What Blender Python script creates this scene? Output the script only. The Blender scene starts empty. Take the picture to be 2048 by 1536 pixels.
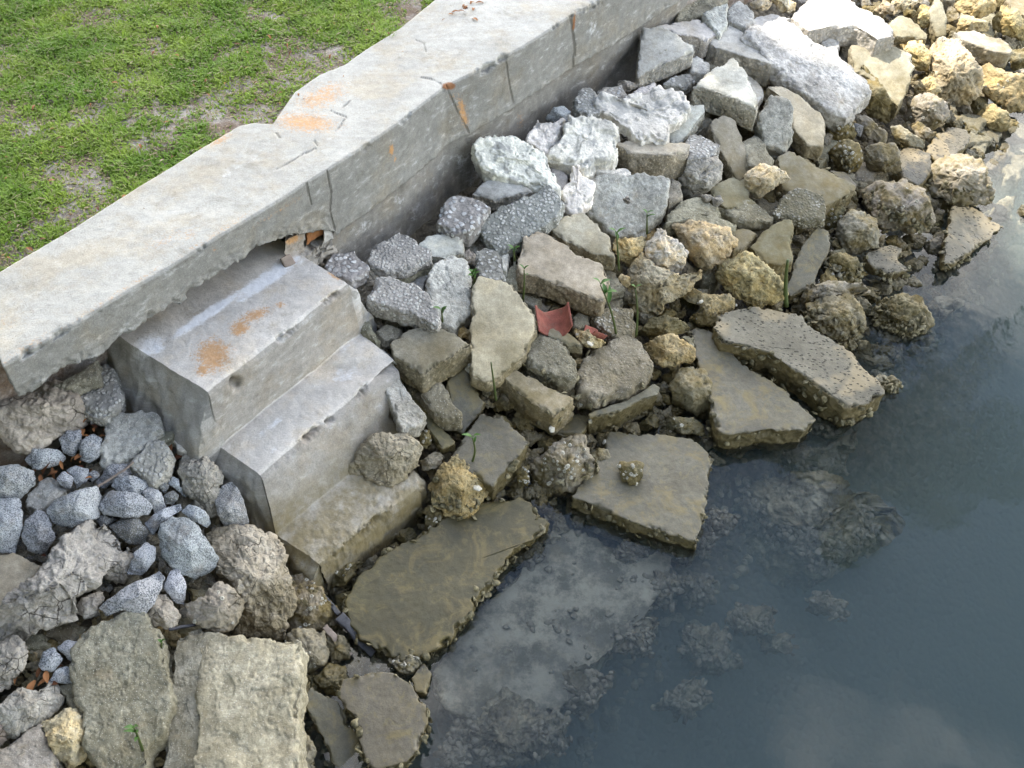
import bpy, math, random
import numpy as np
from math import radians, sin, cos, pi

sc = bpy.context.scene
col = sc.collection
# ---------------------------------------------------------------- camera
PITCH = radians(48.0); FPX = 2010.0
cam_d = bpy.data.cameras.new('camera'); cam = bpy.data.objects.new('camera', cam_d)
col.objects.link(cam); sc.camera = cam
CAM = np.array([0.0, 0.0, 3.15])
cam.location = CAM; cam.rotation_euler = (radians(90) - PITCH, 0, 0)
cam_d.sensor_width = 36.0; cam_d.lens = 36.0 * FPX / 2048.0
cam_d.clip_start = 0.05; cam_d.clip_end = 500.0
# ---------------------------------------------------------------- light
SUN_DIR = np.array([-0.60, 0.30, 0.80]); SUN_DIR /= np.linalg.norm(SUN_DIR)
SUN_EL = math.asin(SUN_DIR[2]); SUN_AZ = math.atan2(SUN_DIR[0], SUN_DIR[1])
sun_d = bpy.data.lights.new('sun', 'SUN'); sun = bpy.data.objects.new('sun', sun_d)
col.objects.link(sun)
sun_d.energy = 3.0; sun_d.angle = radians(0.6); sun_d.color = (1.0, 0.94, 0.85)
sun.rotation_euler = (pi / 2 - SUN_EL, 0, pi - SUN_AZ)
sun.location = (-4, 2, 8)
EXPOSURE = 1.85
sc.view_settings.view_transform = 'Standard'; sc.view_settings.look = 'None'
sc.view_settings.exposure = EXPOSURE; sc.view_settings.gamma = 1.0
sc.view_settings.use_curve_mapping = False
world = bpy.data.worlds.new('World'); sc.world = world; world.use_nodes = True
SKY_STRENGTH = 0.15; CLOUD = 3.1
def build_world():
    nt = world.node_tree; nt.nodes.clear(); N = nt.nodes.new; L = nt.links.new
    out = N('ShaderNodeOutputWorld'); mix = N('ShaderNodeMixShader')
    sky = N('ShaderNodeTexSky'); sky.sky_type = 'NISHITA'; sky.sun_disc = False
    sky.sun_elevation = SUN_EL; sky.sun_rotation = SUN_AZ; sky.dust_density = .4; sky.ozone_density = 2.5
    bg = N('ShaderNodeBackground'); bg.inputs[1].default_value = SKY_STRENGTH
    L(sky.outputs[0], bg.inputs[0])
    cl = N('ShaderNodeBackground'); cl.inputs[0].default_value = (1, .965, .90, 1); cl.inputs[1].default_value = CLOUD
    tc = N('ShaderNodeTexCoord'); mp = N('ShaderNodeMapping'); mp.inputs['Scale'].default_value = (1, 1, 1.5)
    L(tc.outputs['Generated'], mp.inputs[0])
    nz = N('ShaderNodeTexNoise'); nz.inputs['Scale'].default_value = 2.6; nz.inputs['Detail'].default_value = 8; nz.inputs['Roughness'].default_value = .58
    L(mp.outputs[0], nz.inputs['Vector'])
    # more cloud low in the far sky, clearer overhead
    xyz = N('ShaderNodeSeparateXYZ'); L(tc.outputs['Generated'], xyz.inputs[0])
    def mr(sock, a, b, lo, hi):
        m = N('ShaderNodeMapRange'); m.interpolation_type = 'SMOOTHSTEP'
        for k, v in enumerate((a, b, lo, hi)): m.inputs[k + 1].default_value = v
        L(sock, m.inputs[0]); return m.outputs[0]
    low = mr(xyz.outputs[2], .57, .80, .17, -.05); far = mr(xyz.outputs[1], -.1, .55, .25, 1.0)
    mu = N('ShaderNodeMath'); mu.operation = 'MULTIPLY'; L(low, mu.inputs[0]); L(far, mu.inputs[1])
    ad = N('ShaderNodeMath'); L(nz.outputs['Fac'], ad.inputs[0]); L(mu.outputs[0], ad.inputs[1])
    rp = N('ShaderNodeMapRange'); rp.inputs[1].default_value = .50; rp.inputs[2].default_value = .74; rp.inputs[3].default_value = .03; rp.interpolation_type = 'SMOOTHSTEP'
    L(ad.outputs[0], rp.inputs[0])
    L(rp.outputs[0], mix.inputs[0]); L(bg.outputs[0], mix.inputs[1]); L(cl.outputs[0], mix.inputs[2])
    L(mix.outputs[0], out.inputs[0])
build_world()
sc.render.engine = 'CYCLES'
sc.cycles.use_denoising = True
sc.cycles.max_bounces = 8; sc.cycles.transparent_max_bounces = 12; sc.cycles.volume_bounces = 1
sc.cycles.caustics_reflective = False; sc.cycles.caustics_refractive = False

# ---------------------------------------------------------------- maths helpers
FW = np.array([0, cos(PITCH), -sin(PITCH)]); UP = np.array([0, sin(PITCH), cos(PITCH)])
def ray(x, y):
    d = np.array([(x - 1024) / FPX, 0, 0]) + FW - UP * ((y - 768) / FPX)
    return d
def unz(x, y, z):
    d = ray(x, y); return CAM + d * ((z - CAM[2]) / d[2])
def proj(P):
    v = np.asarray(P) - CAM; c = v @ FW
    return np.stack([1024 + FPX * v[..., 0] / c, 768 - FPX * (v @ UP) / c], -1)
WD = np.array([.680, .733]); WN = np.array([.733, -.680]); W0 = np.array([-1.523, 2.055])
DS = np.array([-3., .0, .20, .40, .64, .95, 1.27, 1.82, 2.55, 3.16, 4.04, 4.83, 9.]); DD = np.array([1.40, 1.37, 1.15, .93, .92, 1.05, 1.24, 1.40, 1.66, 1.72, 1.60, 1.42, 1.35])
def sd(x, y):
    return (x - W0[0]) * WD[0] + (y - W0[1]) * WD[1], (x - W0[0]) * WN[0] + (y - W0[1]) * WN[1]
def zsurf(x, y):            # level of the stones' tops: falls from the wall to the water and on below it
    s, d = sd(x, y)
    D = np.interp(s, DS, DD); z0 = np.interp(s, [-.5, .3, 1.0, 2.0], [.50, .50, .52, .50])
    return np.where(d < D, z0 * (1 - np.maximum(d, -.3) / D), -(d - D) * .42)
def onsurf(x, y, off=0.0):  # where the ray of a photo pixel meets that level
    d = ray(x, y); t0, t1 = 1.0, 9.0
    for k in range(40):
        t = .5 * (t0 + t1); P = CAM + d * t
        if P[2] > zsurf(P[0], P[1]) + off: t0 = t
        else: t1 = t
    return CAM + d * t
RS = np.random.RandomState(7)
def _hash(i, j, k, seed):
    h = (i * 374761393 + j * 668265263 + k * 2147483647 + seed * 1274126177) & 0xffffffff
    h = ((h ^ (h >> 13)) * 1274126177) & 0xffffffff
    h = ((h ^ (h >> 16)) * 2246822519) & 0xffffffff
    return ((h ^ (h >> 15)) & 0xffff) / 32767.5 - 1.0
def noise(P, scale, seed=0):
    q = P * scale; i = np.floor(q).astype(np.int64); u = q - i; w = u * u * u * (u * (u * 6 - 15) + 10)
    r = 0
    for a in (0, 1):
        wx = w[:, 0] if a else 1 - w[:, 0]
        for b in (0, 1):
            wy = w[:, 1] if b else 1 - w[:, 1]
            for c in (0, 1):
                wz = w[:, 2] if c else 1 - w[:, 2]
                r = r + wx * wy * wz * _hash(i[:, 0] + a, i[:, 1] + b, i[:, 2] + c, seed)
    return r
def fbm(P, scale, octv=4, rough=.5, seed=0):
    r = 0; a = 1.; t = 0
    for o in range(octv):
        r = r + a * noise(P, scale * 2.03 ** o, seed + o * 17); t += a; a *= rough
    return r / t
def vnoise(P, scale, octv=3, seed=0):
    return np.stack([fbm(P, scale, octv, .5, seed + k * 101) for k in range(3)], -1)

# ---------------------------------------------------------------- object helpers
def link(o, parent=None):
    col.objects.link(o)
    if parent is not None: o.parent = parent
    return o
def tag(o, label=None, cat=None, group=None, kind=None):
    if label: o['label'] = label
    if cat: o['category'] = cat
    if group: o['group'] = group
    if kind: o['kind'] = kind
    return o
def mesh(name, V, quads, tris=None, mat=None, attrs=None, smooth=True):
    me = bpy.data.meshes.new(name)
    quads = np.asarray(quads, np.int32).reshape(-1, 4)
    tris = np.zeros((0, 3), np.int32) if tris is None or len(tris) == 0 else np.asarray(tris, np.int32).reshape(-1, 3)
    nq, ntr = len(quads), len(tris)
    me.vertices.add(len(V)); me.vertices.foreach_set('co', np.ascontiguousarray(V, np.float32).ravel())
    me.loops.add(nq * 4 + ntr * 3)
    me.loops.foreach_set('vertex_index', np.concatenate([quads.ravel(), tris.ravel()]).astype(np.int32))
    me.polygons.add(nq + ntr)
    st = np.concatenate([np.arange(nq) * 4, nq * 4 + np.arange(ntr) * 3]).astype(np.int32)
    me.polygons.foreach_set('loop_start', st)
    try: me.polygons.foreach_set('loop_total', np.concatenate([np.full(nq, 4), np.full(ntr, 3)]).astype(np.int32))
    except Exception: pass
    me.update(calc_edges=True)
    me.polygons.foreach_set('use_smooth', np.full(nq + ntr, smooth, bool))
    for k, v in (attrs or {}).items():
        a = me.attributes.new(k, 'FLOAT', 'POINT'); a.data.foreach_set('value', np.ascontiguousarray(v, np.float32))
    if mat: me.materials.append(mat)
    me.validate()
    return me
def obj(name, me, parent=None, loc=None):
    o = bpy.data.objects.new(name, me); link(o, parent)
    if loc is not None: o.location = loc
    return o
def empty(name, loc):
    o = bpy.data.objects.new(name, None); o.location = loc; o.empty_display_size = .05; return link(o)
def gridq(R, M, wrap):
    i = np.arange(R - 1)[:, None]; j = np.arange(M if wrap else M - 1)[None, :]; j2 = (j + 1) % M
    return np.stack([i * M + j, i * M + j2, (i + 1) * M + j2, (i + 1) * M + j], -1).reshape(-1, 4)
class Bag:                  # collects many small shapes of one part
    def __init__(s): s.V = []; s.Q = []; s.T = []; s.n = 0
    def add(s, V, Q=None, T=None):
        s.V.append(np.asarray(V, float))
        if Q is not None and len(Q): s.Q.append(np.asarray(Q) + s.n)
        if T is not None and len(T): s.T.append(np.asarray(T) + s.n)
        s.n += len(V)
    def mesh(s, name, mat, smooth=True):
        return mesh(name, np.concatenate(s.V), np.concatenate(s.Q) if s.Q else [], np.concatenate(s.T) if s.T else None, mat, None, smooth)
def tube(pts, rad, n=8):
    pts = np.asarray(pts, float); rad = np.broadcast_to(np.asarray(rad, float), (len(pts),))
    T = np.gradient(pts, axis=0); T /= np.linalg.norm(T, axis=1)[:, None]
    a = np.array([1., .2, .1]); V = []
    for p, t, r in zip(pts, T, rad):
        u = np.cross(t, a); u /= np.linalg.norm(u); w = np.cross(t, u)
        th = np.arange(n) * 2 * pi / n
        V.append(p + r * (np.cos(th)[:, None] * u + np.sin(th)[:, None] * w))
    V = np.concatenate(V); Q = gridq(len(pts), n, True)
    c0, c1 = len(V), len(V) + 1; V = np.vstack([V, pts[0], pts[-1]]); m = (len(pts) - 1) * n
    T_ = [(c0, (k + 1) % n, k) for k in range(n)] + [(c1, m + k, m + (k + 1) % n) for k in range(n)]
    return V, Q, T_
# ---------------------------------------------------------------- materials
class G:
    def __init__(s, name):
        s.m = bpy.data.materials.new(name); s.m.use_nodes = True; s.t = s.m.node_tree; s.t.nodes.clear()
        s.out = s.t.nodes.new('ShaderNodeOutputMaterial')
    def n(s, typ, **props):
        nd = s.t.nodes.new('ShaderNode' + typ)
        for k, v in props.items(): setattr(nd, k, v)
        return nd
    def put(s, sock, v):
        if hasattr(v, 'is_output'): s.t.links.new(v, sock)
        else:
            try: sock.default_value = v
            except Exception: sock.default_value = (v, v, v)
    def math(s, op, a, b=0., c=None, clamp=False):
        nd = s.n('Math', operation=op, use_clamp=clamp); s.put(nd.inputs[0], a); s.put(nd.inputs[1], b)
        if c is not None: s.put(nd.inputs[2], c)
        return nd.outputs[0]
    def ss(s, v, a, b, lo=0., hi=1.):
        nd = s.n('MapRange', interpolation_type='SMOOTHSTEP'); s.put(nd.inputs[0], v)
        if a > b: a, b, lo, hi = b, a, hi, lo
        for k, x in enumerate((a, b, lo, hi)): nd.inputs[k + 1].default_value = x
        return nd.outputs[0]
    def lin(s, v, a, b, lo, hi):
        nd = s.n('MapRange'); s.put(nd.inputs[0], v)
        for k, x in enumerate((a, b, lo, hi)): nd.inputs[k + 1].default_value = x
        return nd.outputs[0]
    def noise(s, vec, scale, detail=4, rough=.5, out=0, dist=0.):
        nd = s.n('TexNoise'); s.put(nd.inputs['Vector'], vec); nd.inputs['Scale'].default_value = scale
        nd.inputs['Detail'].default_value = detail; nd.inputs['Roughness'].default_value = rough; nd.inputs['Distortion'].default_value = dist
        return nd.outputs[out]
    def vor(s, vec, scale, feature='F1', out='Distance', rnd=1.):
        nd = s.n('TexVoronoi', feature=feature); s.put(nd.inputs['Vector'], vec); nd.inputs['Scale'].default_value = scale
        nd.inputs['Randomness'].default_value = rnd
        return nd.outputs[out]
    def mix(s, f, a, b, blend='MIX'):
        nd = s.n('Mix', data_type='RGBA', blend_type=blend); s.put(nd.inputs[0], f)
        for k, v in ((6, a), (7, b)):
            if isinstance(v, tuple): v = v + (1,) if len(v) == 3 else v
            s.put(nd.inputs[k], v)
        return nd.outputs[2]
    def scale(s, c, f):
        nd = s.n('VectorMath', operation='SCALE')
        if isinstance(c, tuple): nd.inputs[0].default_value = c[:3]
        else: s.t.links.new(c, nd.inputs[0])
        s.put(nd.inputs['Scale'], f); return nd.outputs[0]
    def attr(s, name): nd = s.n('Attribute', attribute_name=name); return nd.outputs['Fac']
    def bump(s, h, dist, strength=1.0):
        nd = s.n('Bump'); s.put(nd.inputs['Height'], h); nd.inputs['Distance'].default_value = dist; nd.inputs['Strength'].default_value = strength
        return nd.outputs[0]
    def done(s, c, rough=.9, nrm=None, spec=.35):
        b = s.n('BsdfPrincipled'); s.put(b.inputs['Base Color'], c); s.put(b.inputs['Roughness'], rough)
        b.inputs['Specular IOR Level'].default_value = spec
        if nrm is not None: s.t.links.new(nrm, b.inputs['Normal'])
        s.t.links.new(b.outputs[0], s.out.inputs[0]); return s.m
    def coords(s, random=True):
        tc = s.n('TexCoord'); v = tc.outputs['Object']
        oi = s.n('ObjectInfo'); s.objcol = oi.outputs['Color']; s.rnd = oi.outputs['Random']
        if random:
            ad = s.n('VectorMath', operation='ADD'); s.t.links.new(v, ad.inputs[0])
            v = s.scale(v, s.lin(oi.outputs['Random'], 0, 1, .75, 1.35)); s.t.links.new(v, ad.inputs[0])
            sc_ = s.scale((17., 31., 23.), oi.outputs['Random']); s.t.links.new(sc_, ad.inputs[1]); v = ad.outputs[0]
        s.v = v; ge = s.n('NewGeometry'); sp = s.n('SeparateXYZ'); s.t.links.new(ge.outputs['Position'], sp.inputs[0]); s.z = sp.outputs[2]
        s.P = ge.outputs['Position']
        return v
def tide(g, c, big, rough, algae=1.0, ochre=1.0, top=.40):
    """tide marks: ochre algae film below the high water line, dark slime just above and below the water"""
    zz = g.math('ADD', g.z, g.math('MULTIPLY', g.math('SUBTRACT', big, .5), .30))
    mid = g.noise(g.v, 16, 5, .65)
    w = g.math('MULTIPLY', g.ss(zz, top + .10, .14), g.ss(mid, .30, .62, .45, 1.0))
    oc = g.mix(g.noise(g.v, 55, 3, .6), (.26, .195, .075), (.125, .105, .040))
    c2 = g.mix(g.math('MULTIPLY', w, .72 * ochre), c, oc)
    c2 = g.mix(g.math('MULTIPLY', w, .55 * algae), c2, g.mix(1.0, c2, (.55, .49, .33), 'MULTIPLY'))
    zd = g.math('ADD', g.z, g.math('MULTIPLY', g.math('SUBTRACT', mid, .5), .16))
    w2 = g.math('MULTIPLY', g.math('MULTIPLY', g.ss(zd, .13, .02), g.ss(g.z, -.07, -.015)), algae)
    c3 = g.mix(g.math('MULTIPLY', w2, .62), c2, g.mix(mid, (.022, .020, .010), (.085, .070, .028)))
    c3 = g.mix(g.math('MULTIPLY', g.ss(g.z, -.01, -.06), g.ss(g.noise(g.v, 5, 6, .7), .36, .62, .45, .95)), c3, g.mix(g.ss(g.noise(g.v, 9, 7, .75), .40, .60), (.075, .068, .034), (.37, .335, .225)))
    r = g.math('MULTIPLY', rough, g.lin(w2, 0, 1, 1.0, .62))
    return c3, r
def stone(name, style):
    g = G(name); v = g.coords()
    big = g.noise(v, 5.5, 6, .6); mid = g.noise(v, 38, 6, .68); fine = g.noise(v, 210, 3, .6); side = g.attr('side')
    f = g.math('MULTIPLY', g.lin(big, .3, .7, .66, 1.30), g.math('MULTIPLY', g.lin(mid, .3, .7, .74, 1.22), g.lin(fine, .3, .7, .80, 1.2)))
    c = g.scale(g.objcol, f); rough = .92; h = g.math('MULTIPLY', mid, .6)
    h = g.math('ADD', h, g.math('MULTIPLY', fine, .25)); hd = .006; al, oc, top = 1., 1., .40
    if style == 'smooth':
        warm = g.noise(v, 9, 4, .6)
        c = g.mix(g.ss(warm, .45, .7, 0, .5), c, g.mix(1., c, (1.06, .97, .82), 'MULTIPLY'))
        grit = g.vor(v, 260); pk = g.vor(v, 150)
        c = g.mix(g.ss(grit, .32, .12, 0, .45), c, g.mix(g.noise(v, 500, 1), (.10, .09, .07), (.62, .60, .55)))
        c = g.mix(g.math('MULTIPLY', g.ss(pk, .17, .10), g.ss(g.noise(v, 30, 2), .52, .62)), c, (.05, .045, .035))
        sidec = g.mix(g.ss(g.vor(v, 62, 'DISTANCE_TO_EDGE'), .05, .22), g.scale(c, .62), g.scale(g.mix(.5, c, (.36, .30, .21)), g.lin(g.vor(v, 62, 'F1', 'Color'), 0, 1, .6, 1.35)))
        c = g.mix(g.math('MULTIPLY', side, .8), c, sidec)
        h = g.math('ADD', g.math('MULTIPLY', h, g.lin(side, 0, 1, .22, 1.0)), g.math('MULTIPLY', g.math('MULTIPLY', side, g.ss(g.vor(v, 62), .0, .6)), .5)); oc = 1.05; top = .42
    elif style == 'wetslab':
        grit = g.vor(v, 240)
        c = g.mix(g.ss(grit, .30, .14, 0, .6), c, (.035, .033, .026))
        st = g.noise(v, 7, 6, .7, 0, .8)
        c = g.mix(g.ss(st, .50, .66, 0, .6), c, (.21, .16, .06))
        ve = g.math('ABSOLUTE', g.math('SUBTRACT', g.noise(v, 6, 6, .62, 0, .5), .5)); c = g.mix(g.math('MULTIPLY', g.ss(ve, .035, .0), g.ss(g.noise(v, 30, 4), .4, .6, 0, .28)), c, (.26, .21, .08))
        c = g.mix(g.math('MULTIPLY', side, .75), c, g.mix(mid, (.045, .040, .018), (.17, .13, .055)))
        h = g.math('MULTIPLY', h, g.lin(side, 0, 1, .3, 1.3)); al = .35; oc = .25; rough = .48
    elif style == 'pitted':
        pn = g.n('Mapping'); pn.inputs['Scale'].default_value = (1., 1.7, 1.); g.t.links.new(v, pn.inputs[0])
        d = g.vor(pn.outputs[0], 46); on = g.ss(g.noise(v, 5, 3), .34, .50)
        pit = g.math('MULTIPLY', g.math('MULTIPLY', g.ss(d, .33, .22), on), g.lin(side, 0, 1, 1, .2))
        tan = g.noise(v, 3.2, 4, .6)
        c = g.mix(g.ss(tan, .50, .60, 0, .55), c, (.33, .26, .15))
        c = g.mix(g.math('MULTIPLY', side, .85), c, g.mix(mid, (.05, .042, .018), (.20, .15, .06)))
        c = g.mix(g.math('MULTIPLY', pit, .9), c, (.018, .017, .013)); al = .25; oc = .15; rough = .6
        h = g.math('SUBTRACT', g.math('MULTIPLY', h, g.lin(side, 0, 1, .3, 1.2)), pit)
    elif style == 'aggregate':
        dv = g.n('VectorMath', operation='ADD'); g.t.links.new(v, dv.inputs[0])
        g.t.links.new(g.scale(g.noise(v, 60, 2, .5, 1), .012), dv.inputs[1]); vv = dv.outputs[0]
        e = g.vor(vv, 58, 'DISTANCE_TO_EDGE'); cc = g.vor(vv, 58, 'F1', 'Color')
        f1 = g.vor(vv, 58); peb = g.math('MULTIPLY', g.ss(g.math('ADD', f1, g.math('MULTIPLY', cc, .16)), .60, .46), g.ss(cc, .20, .30))
        peb = g.math('MULTIPLY', peb, g.ss(g.noise(v, 7, 5, .65), .40, .56, .10, 1.))
        c = g.mix(peb, g.scale(c, .72), g.scale(g.mix(g.rnd, (.53, .525, .505), (.50, .485, .44)), g.lin(cc, 0, 1, .45, 1.25)))
        h = g.math('ADD', g.math('MULTIPLY', h, .6), g.math('MULTIPLY', g.ss(f1, .65, .25), .8)); hd = .005; oc = .5
    elif style == 'rough':
        e = g.vor(v, 58, 'F1'); cc = g.vor(v, 58, 'F1', 'Color')
        c = g.scale(c, g.lin(cc, 0, 1, .74, 1.28))
        c = g.mix(g.ss(g.vor(v, 120), .22, .12, 0, .8), c, (.62, .60, .54))
        c = g.mix(g.ss(g.noise(v, 12, 5, .7), .55, .72, 0, .5), c, (.33, .27, .18))
        h = g.math('ADD', h, g.math('MULTIPLY', g.math('MULTIPLY', g.ss(e, .6, 0), g.ss(g.noise(v, 9, 4, .6), .38, .62)), .6)); hd = .006; oc = .45; al = .6
    elif style == 'limestone':
        n2 = g.noise(v, 11, 6, .7)
        c = g.mix(g.ss(n2, .36, .66, 0, .75), c, g.mix(1., c, (.94, .74, .42), 'MULTIPLY'))
        c = g.mix(g.ss(g.noise(v, 24, 4, .6), .60, .72, 0, .7), c, (.26, .24, .20))
        p = g.vor(v, 44, 'SMOOTH_F1'); p2 = g.vor(v, 120)
        h = g.math('ADD', g.math('MULTIPLY', h, 1.2), g.math('ADD', g.ss(p, .05, .5), g.math('MULTIPLY', g.ss(p2, .05, .4), .35))); hd = .008; oc = .75; al = .7; top = .36
    elif style == 'mortar':
        pt = g.noise(v, 8, 6, .6)
        c = g.mix(g.ss(pt, .53, .58, 0, .75), c, (.36, .35, .32))
        h = g.math('ADD', h, g.math('MULTIPLY', g.vor(v, 90, 'SMOOTH_F1'), .5)); hd = .005; oc = .35
    elif style == 'granite':
        a = g.noise(v, 230, 3, .75); b = g.noise(v, 330, 2, .6); ban = g.noise(v, 24, 3, .6)
        c = g.scale(g.objcol, g.lin(big, .3, .7, .85, 1.15))
        c = g.mix(g.ss(g.math('ADD', a, g.math('MULTIPLY', g.math('SUBTRACT', ban, .5), .25)), .50, .45), c, (.115, .122, .130))
        c = g.mix(g.ss(b, .54, .64, 0, .6), c, (.60, .61, .61)); c = g.scale(c, g.lin(g.rnd, 0, 1, .72, 1.12)); c = g.mix(g.ss(g.noise(v, 10, 6, .7), .52, .72, 0, .55), c, (.24, .20, .155)); h = g.math('ADD', g.math('MULTIPLY', mid, .9), g.math('MULTIPLY', a, .3)); oc = .2; top = .2
    elif style == 'brown':
        e = g.vor(v, 34, 'DISTANCE_TO_EDGE'); cc = g.vor(v, 34, 'F1', 'Color')
        c = g.scale(c, g.lin(cc, 0, 1, .85, 1.15))
        cr = g.math('MULTIPLY', g.ss(g.vor(v, 15, 'DISTANCE_TO_EDGE'), .022, .006), g.ss(g.noise(v, 8, 2), .5, .6))
        c = g.mix(g.math('MULTIPLY', cr, .8), c, (.05, .04, .03))
        c = g.mix(g.ss(g.noise(v, 7, 5, .65), .50, .68, 0, .5), c, (.36, .30, .225))
        h = g.math('ADD', h, g.math('SUBTRACT', g.math('MULTIPLY', g.ss(e, 0, .2), .4), cr)); hd = .006; oc = .55; top = .3
    elif style == 'wet':
        n2 = g.noise(v, 9, 6, .7)
        c = g.mix(g.ss(n2, .42, .62, 0, .85), c, (.20, .145, .045))
        c = g.mix(g.ss(g.noise(v, 18, 5, .7), .54, .68, 0, .85), c, (.034, .036, .016))
        p = g.vor(v, 60, 'SMOOTH_F1')
        c = g.mix(g.ss(g.vor(v, 75), .20, .13, 0, .55), c, (.34, .31, .22))
        h = g.math('ADD', g.math('MULTIPLY', h, 1.1), g.math('MULTIPLY', p, .8)); hd = .007; al = .8; oc = .5; rough = .66
    c, r = tide(g, c, big, rough, al, oc, top)
    return g.done(c, r, g.bump(h, hd))
MAT = {k: stone(n, s) for k, n, s in (('C', 'dusty_concrete', 'smooth'), ('S', 'wet_concrete', 'wetslab'), ('P', 'pitted_concrete', 'pitted'),
    ('A', 'pebble_concrete', 'aggregate'), ('G', 'coarse_concrete', 'rough'), ('L', 'limestone', 'limestone'), ('M', 'white_mortar', 'mortar'),
    ('N', 'speckled_granite', 'granite'), ('B', 'brown_rubble', 'brown'), ('W', 'slimy_rubble', 'wet'))}
def build_cast():
    g = G('cast_concrete'); v = g.coords(False)
    big = g.noise(v, 2.6, 6, .6); mid = g.noise(v, 30, 6, .68); fine = g.noise(v, 190, 3, .6); side = g.attr('side')
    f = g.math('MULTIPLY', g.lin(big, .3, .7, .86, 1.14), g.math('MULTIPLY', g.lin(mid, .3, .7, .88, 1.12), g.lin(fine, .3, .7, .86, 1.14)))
    c = g.scale(g.objcol, g.math('MULTIPLY', f, g.lin(side, 0, 1, 1.12, .66)))  # tops lightened, upright faces darkened: shading put into the colour
    st = g.n('Mapping'); st.inputs['Rotation'].default_value = (0, 0, -.82); st.inputs['Scale'].default_value = (2.2, 14., 24.); g.t.links.new(v, st.inputs[0])
    stre = g.noise(st.outputs[0], 1.5, 6, .65)
    c = g.mix(g.math('MULTIPLY', g.ss(stre, .46, .72), g.lin(side, 0, 1, .25, .65)), c, g.scale(c, .70))
    c = g.mix(g.math('MULTIPLY', g.ss(stre, .46, .30), g.lin(side, 0, 1, .15, .35)), c, (.62, .62, .60))
    c = g.mix(g.ss(g.vor(v, 190), .20, .10, 0, .5), c, (.60, .59, .55))
    c = g.mix(g.math('MULTIPLY', g.ss(g.vor(v, 95), .13, .08), g.ss(g.noise(v, 14, 2), .5, .62)), c, (.07, .065, .055))
    rn = g.math('ADD', g.attr('rust'), g.math('MULTIPLY', g.math('SUBTRACT', g.noise(v, 85, 6, .8), .5), 2.8))
    c = g.mix(g.ss(rn, .30, 1.0, 0, .85), c, g.mix(fine, (.40, .20, .07), (.58, .34, .15)))
    c = g.mix(g.math('MULTIPLY', g.ss(g.noise(v, 4.5, 7, .68), .46, .66), .55), c, g.mix(1., c, (.98, .86, .68), 'MULTIPLY'))
    c = g.mix(g.math('MULTIPLY', g.ss(g.noise(v, 8, 7, .75, 0, .6), .54, .70), .6), c, g.mix(1., c, (.62, .60, .54), 'MULTIPLY'))
    wn = g.math('ADD', g.attr('white'), g.math('MULTIPLY', g.math('SUBTRACT', g.noise(v, 24, 8, .8), .5), 2.6))
    c = g.mix(g.ss(wn, .40, 1.15, 0, .85), c, (.74, .75, .76))
    c = g.mix(g.attr('dark'), c, (.075, .068, .055))
    dn = g.math('ADD', g.attr('deep'), g.math('MULTIPLY', g.math('SUBTRACT', mid, .5), 1.2))
    c = g.mix(g.ss(dn, .35, .75, 0, .9), c, g.mix(mid, (.10, .030, .012), (.34, .15, .05)))
    h = g.math('ADD', g.math('MULTIPLY', mid, .5), g.math('MULTIPLY', fine, .35))
    h = g.math('SUBTRACT', h, g.math('MULTIPLY', g.attr('dark'), 1.5))
    c, r = tide(g, c, big, .9, .8, 1.1, .31)
    return g.done(c, r, g.bump(h, .004))
M_CAST = build_cast()
def simple(name, fn):
    g = G(name); v = g.coords(); return fn(g, v)
def m_tile(g, v):
    n = g.noise(v, 30, 5, .6); c = g.scale((.235, .078, .055), g.lin(n, .3, .7, .75, 1.3))
    c = g.mix(g.ss(g.noise(v, 22, 6, .7), .52, .70, 0, .6), c, (.17, .135, .10)); return g.done(c, .88, g.bump(g.noise(v, 140, 3), .0015))
M_TILE = simple('terracotta', m_tile)
def m_shell(g, v):
    n = g.noise(v, 45, 5, .7); rn = g.noise(g.P, 9, 3, .6)
    c = g.mix(g.ss(n, .38, .66), (.060, .052, .024), (.24, .205, .115))
    c = g.mix(g.ss(rn, .54, .70, 0, .4), c, (.30, .28, .225))
    c = g.mix(g.ss(g.z, -.005, -.05, 0, .8), c, g.mix(n, (.13, .115, .07), (.38, .35, .26)))
    return g.done(c, .62, g.bump(g.noise(v, 160, 3), .002))
M_SHELL = simple('oyster_shell', m_shell)
def m_wshell(g, v): return g.done(g.mix(g.noise(v, 90, 3), (.20, .18, .12), (.58, .55, .47)), .6)
M_WSHELL = simple('pale_shell', m_wshell)
def m_leaf(g, v):
    return g.done(g.mix(g.noise(v, 40, 3), (.035, .095, .016), (.085, .17, .030)), .5)
M_LEAF = simple('seedling_leaf', m_leaf)
def m_stem(g, v): return g.done(g.mix(g.noise(v, 40, 3), (.035, .055, .014), (.09, .11, .03)), .5)
M_STEM = simple('seedling_stem', m_stem)
def m_dead(g, v):
    g2 = g.n('Attribute', attribute_name='tint').outputs['Fac']
    return g.done(g.mix(g2, (.085, .028, .014), (.34, .15, .055)), .8)
M_DEAD = simple('dead_leaf', m_dead)
def m_wood(g, v):
    n = g.noise(v, 60, 5, .7); return g.done(g.mix(n, (.020, .020, .024), (.075, .073, .078)), .55, g.bump(n, .003))
M_WOOD = simple('blackened_wood', m_wood)
def m_plank(g, v):
    n = g.noise(v, 30, 5, .7); return g.done(g.mix(n, (.13, .10, .08), (.33, .27, .22)), .9, g.bump(n, .003))
M_PLANK = simple('grey_wood', m_plank)
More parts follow.
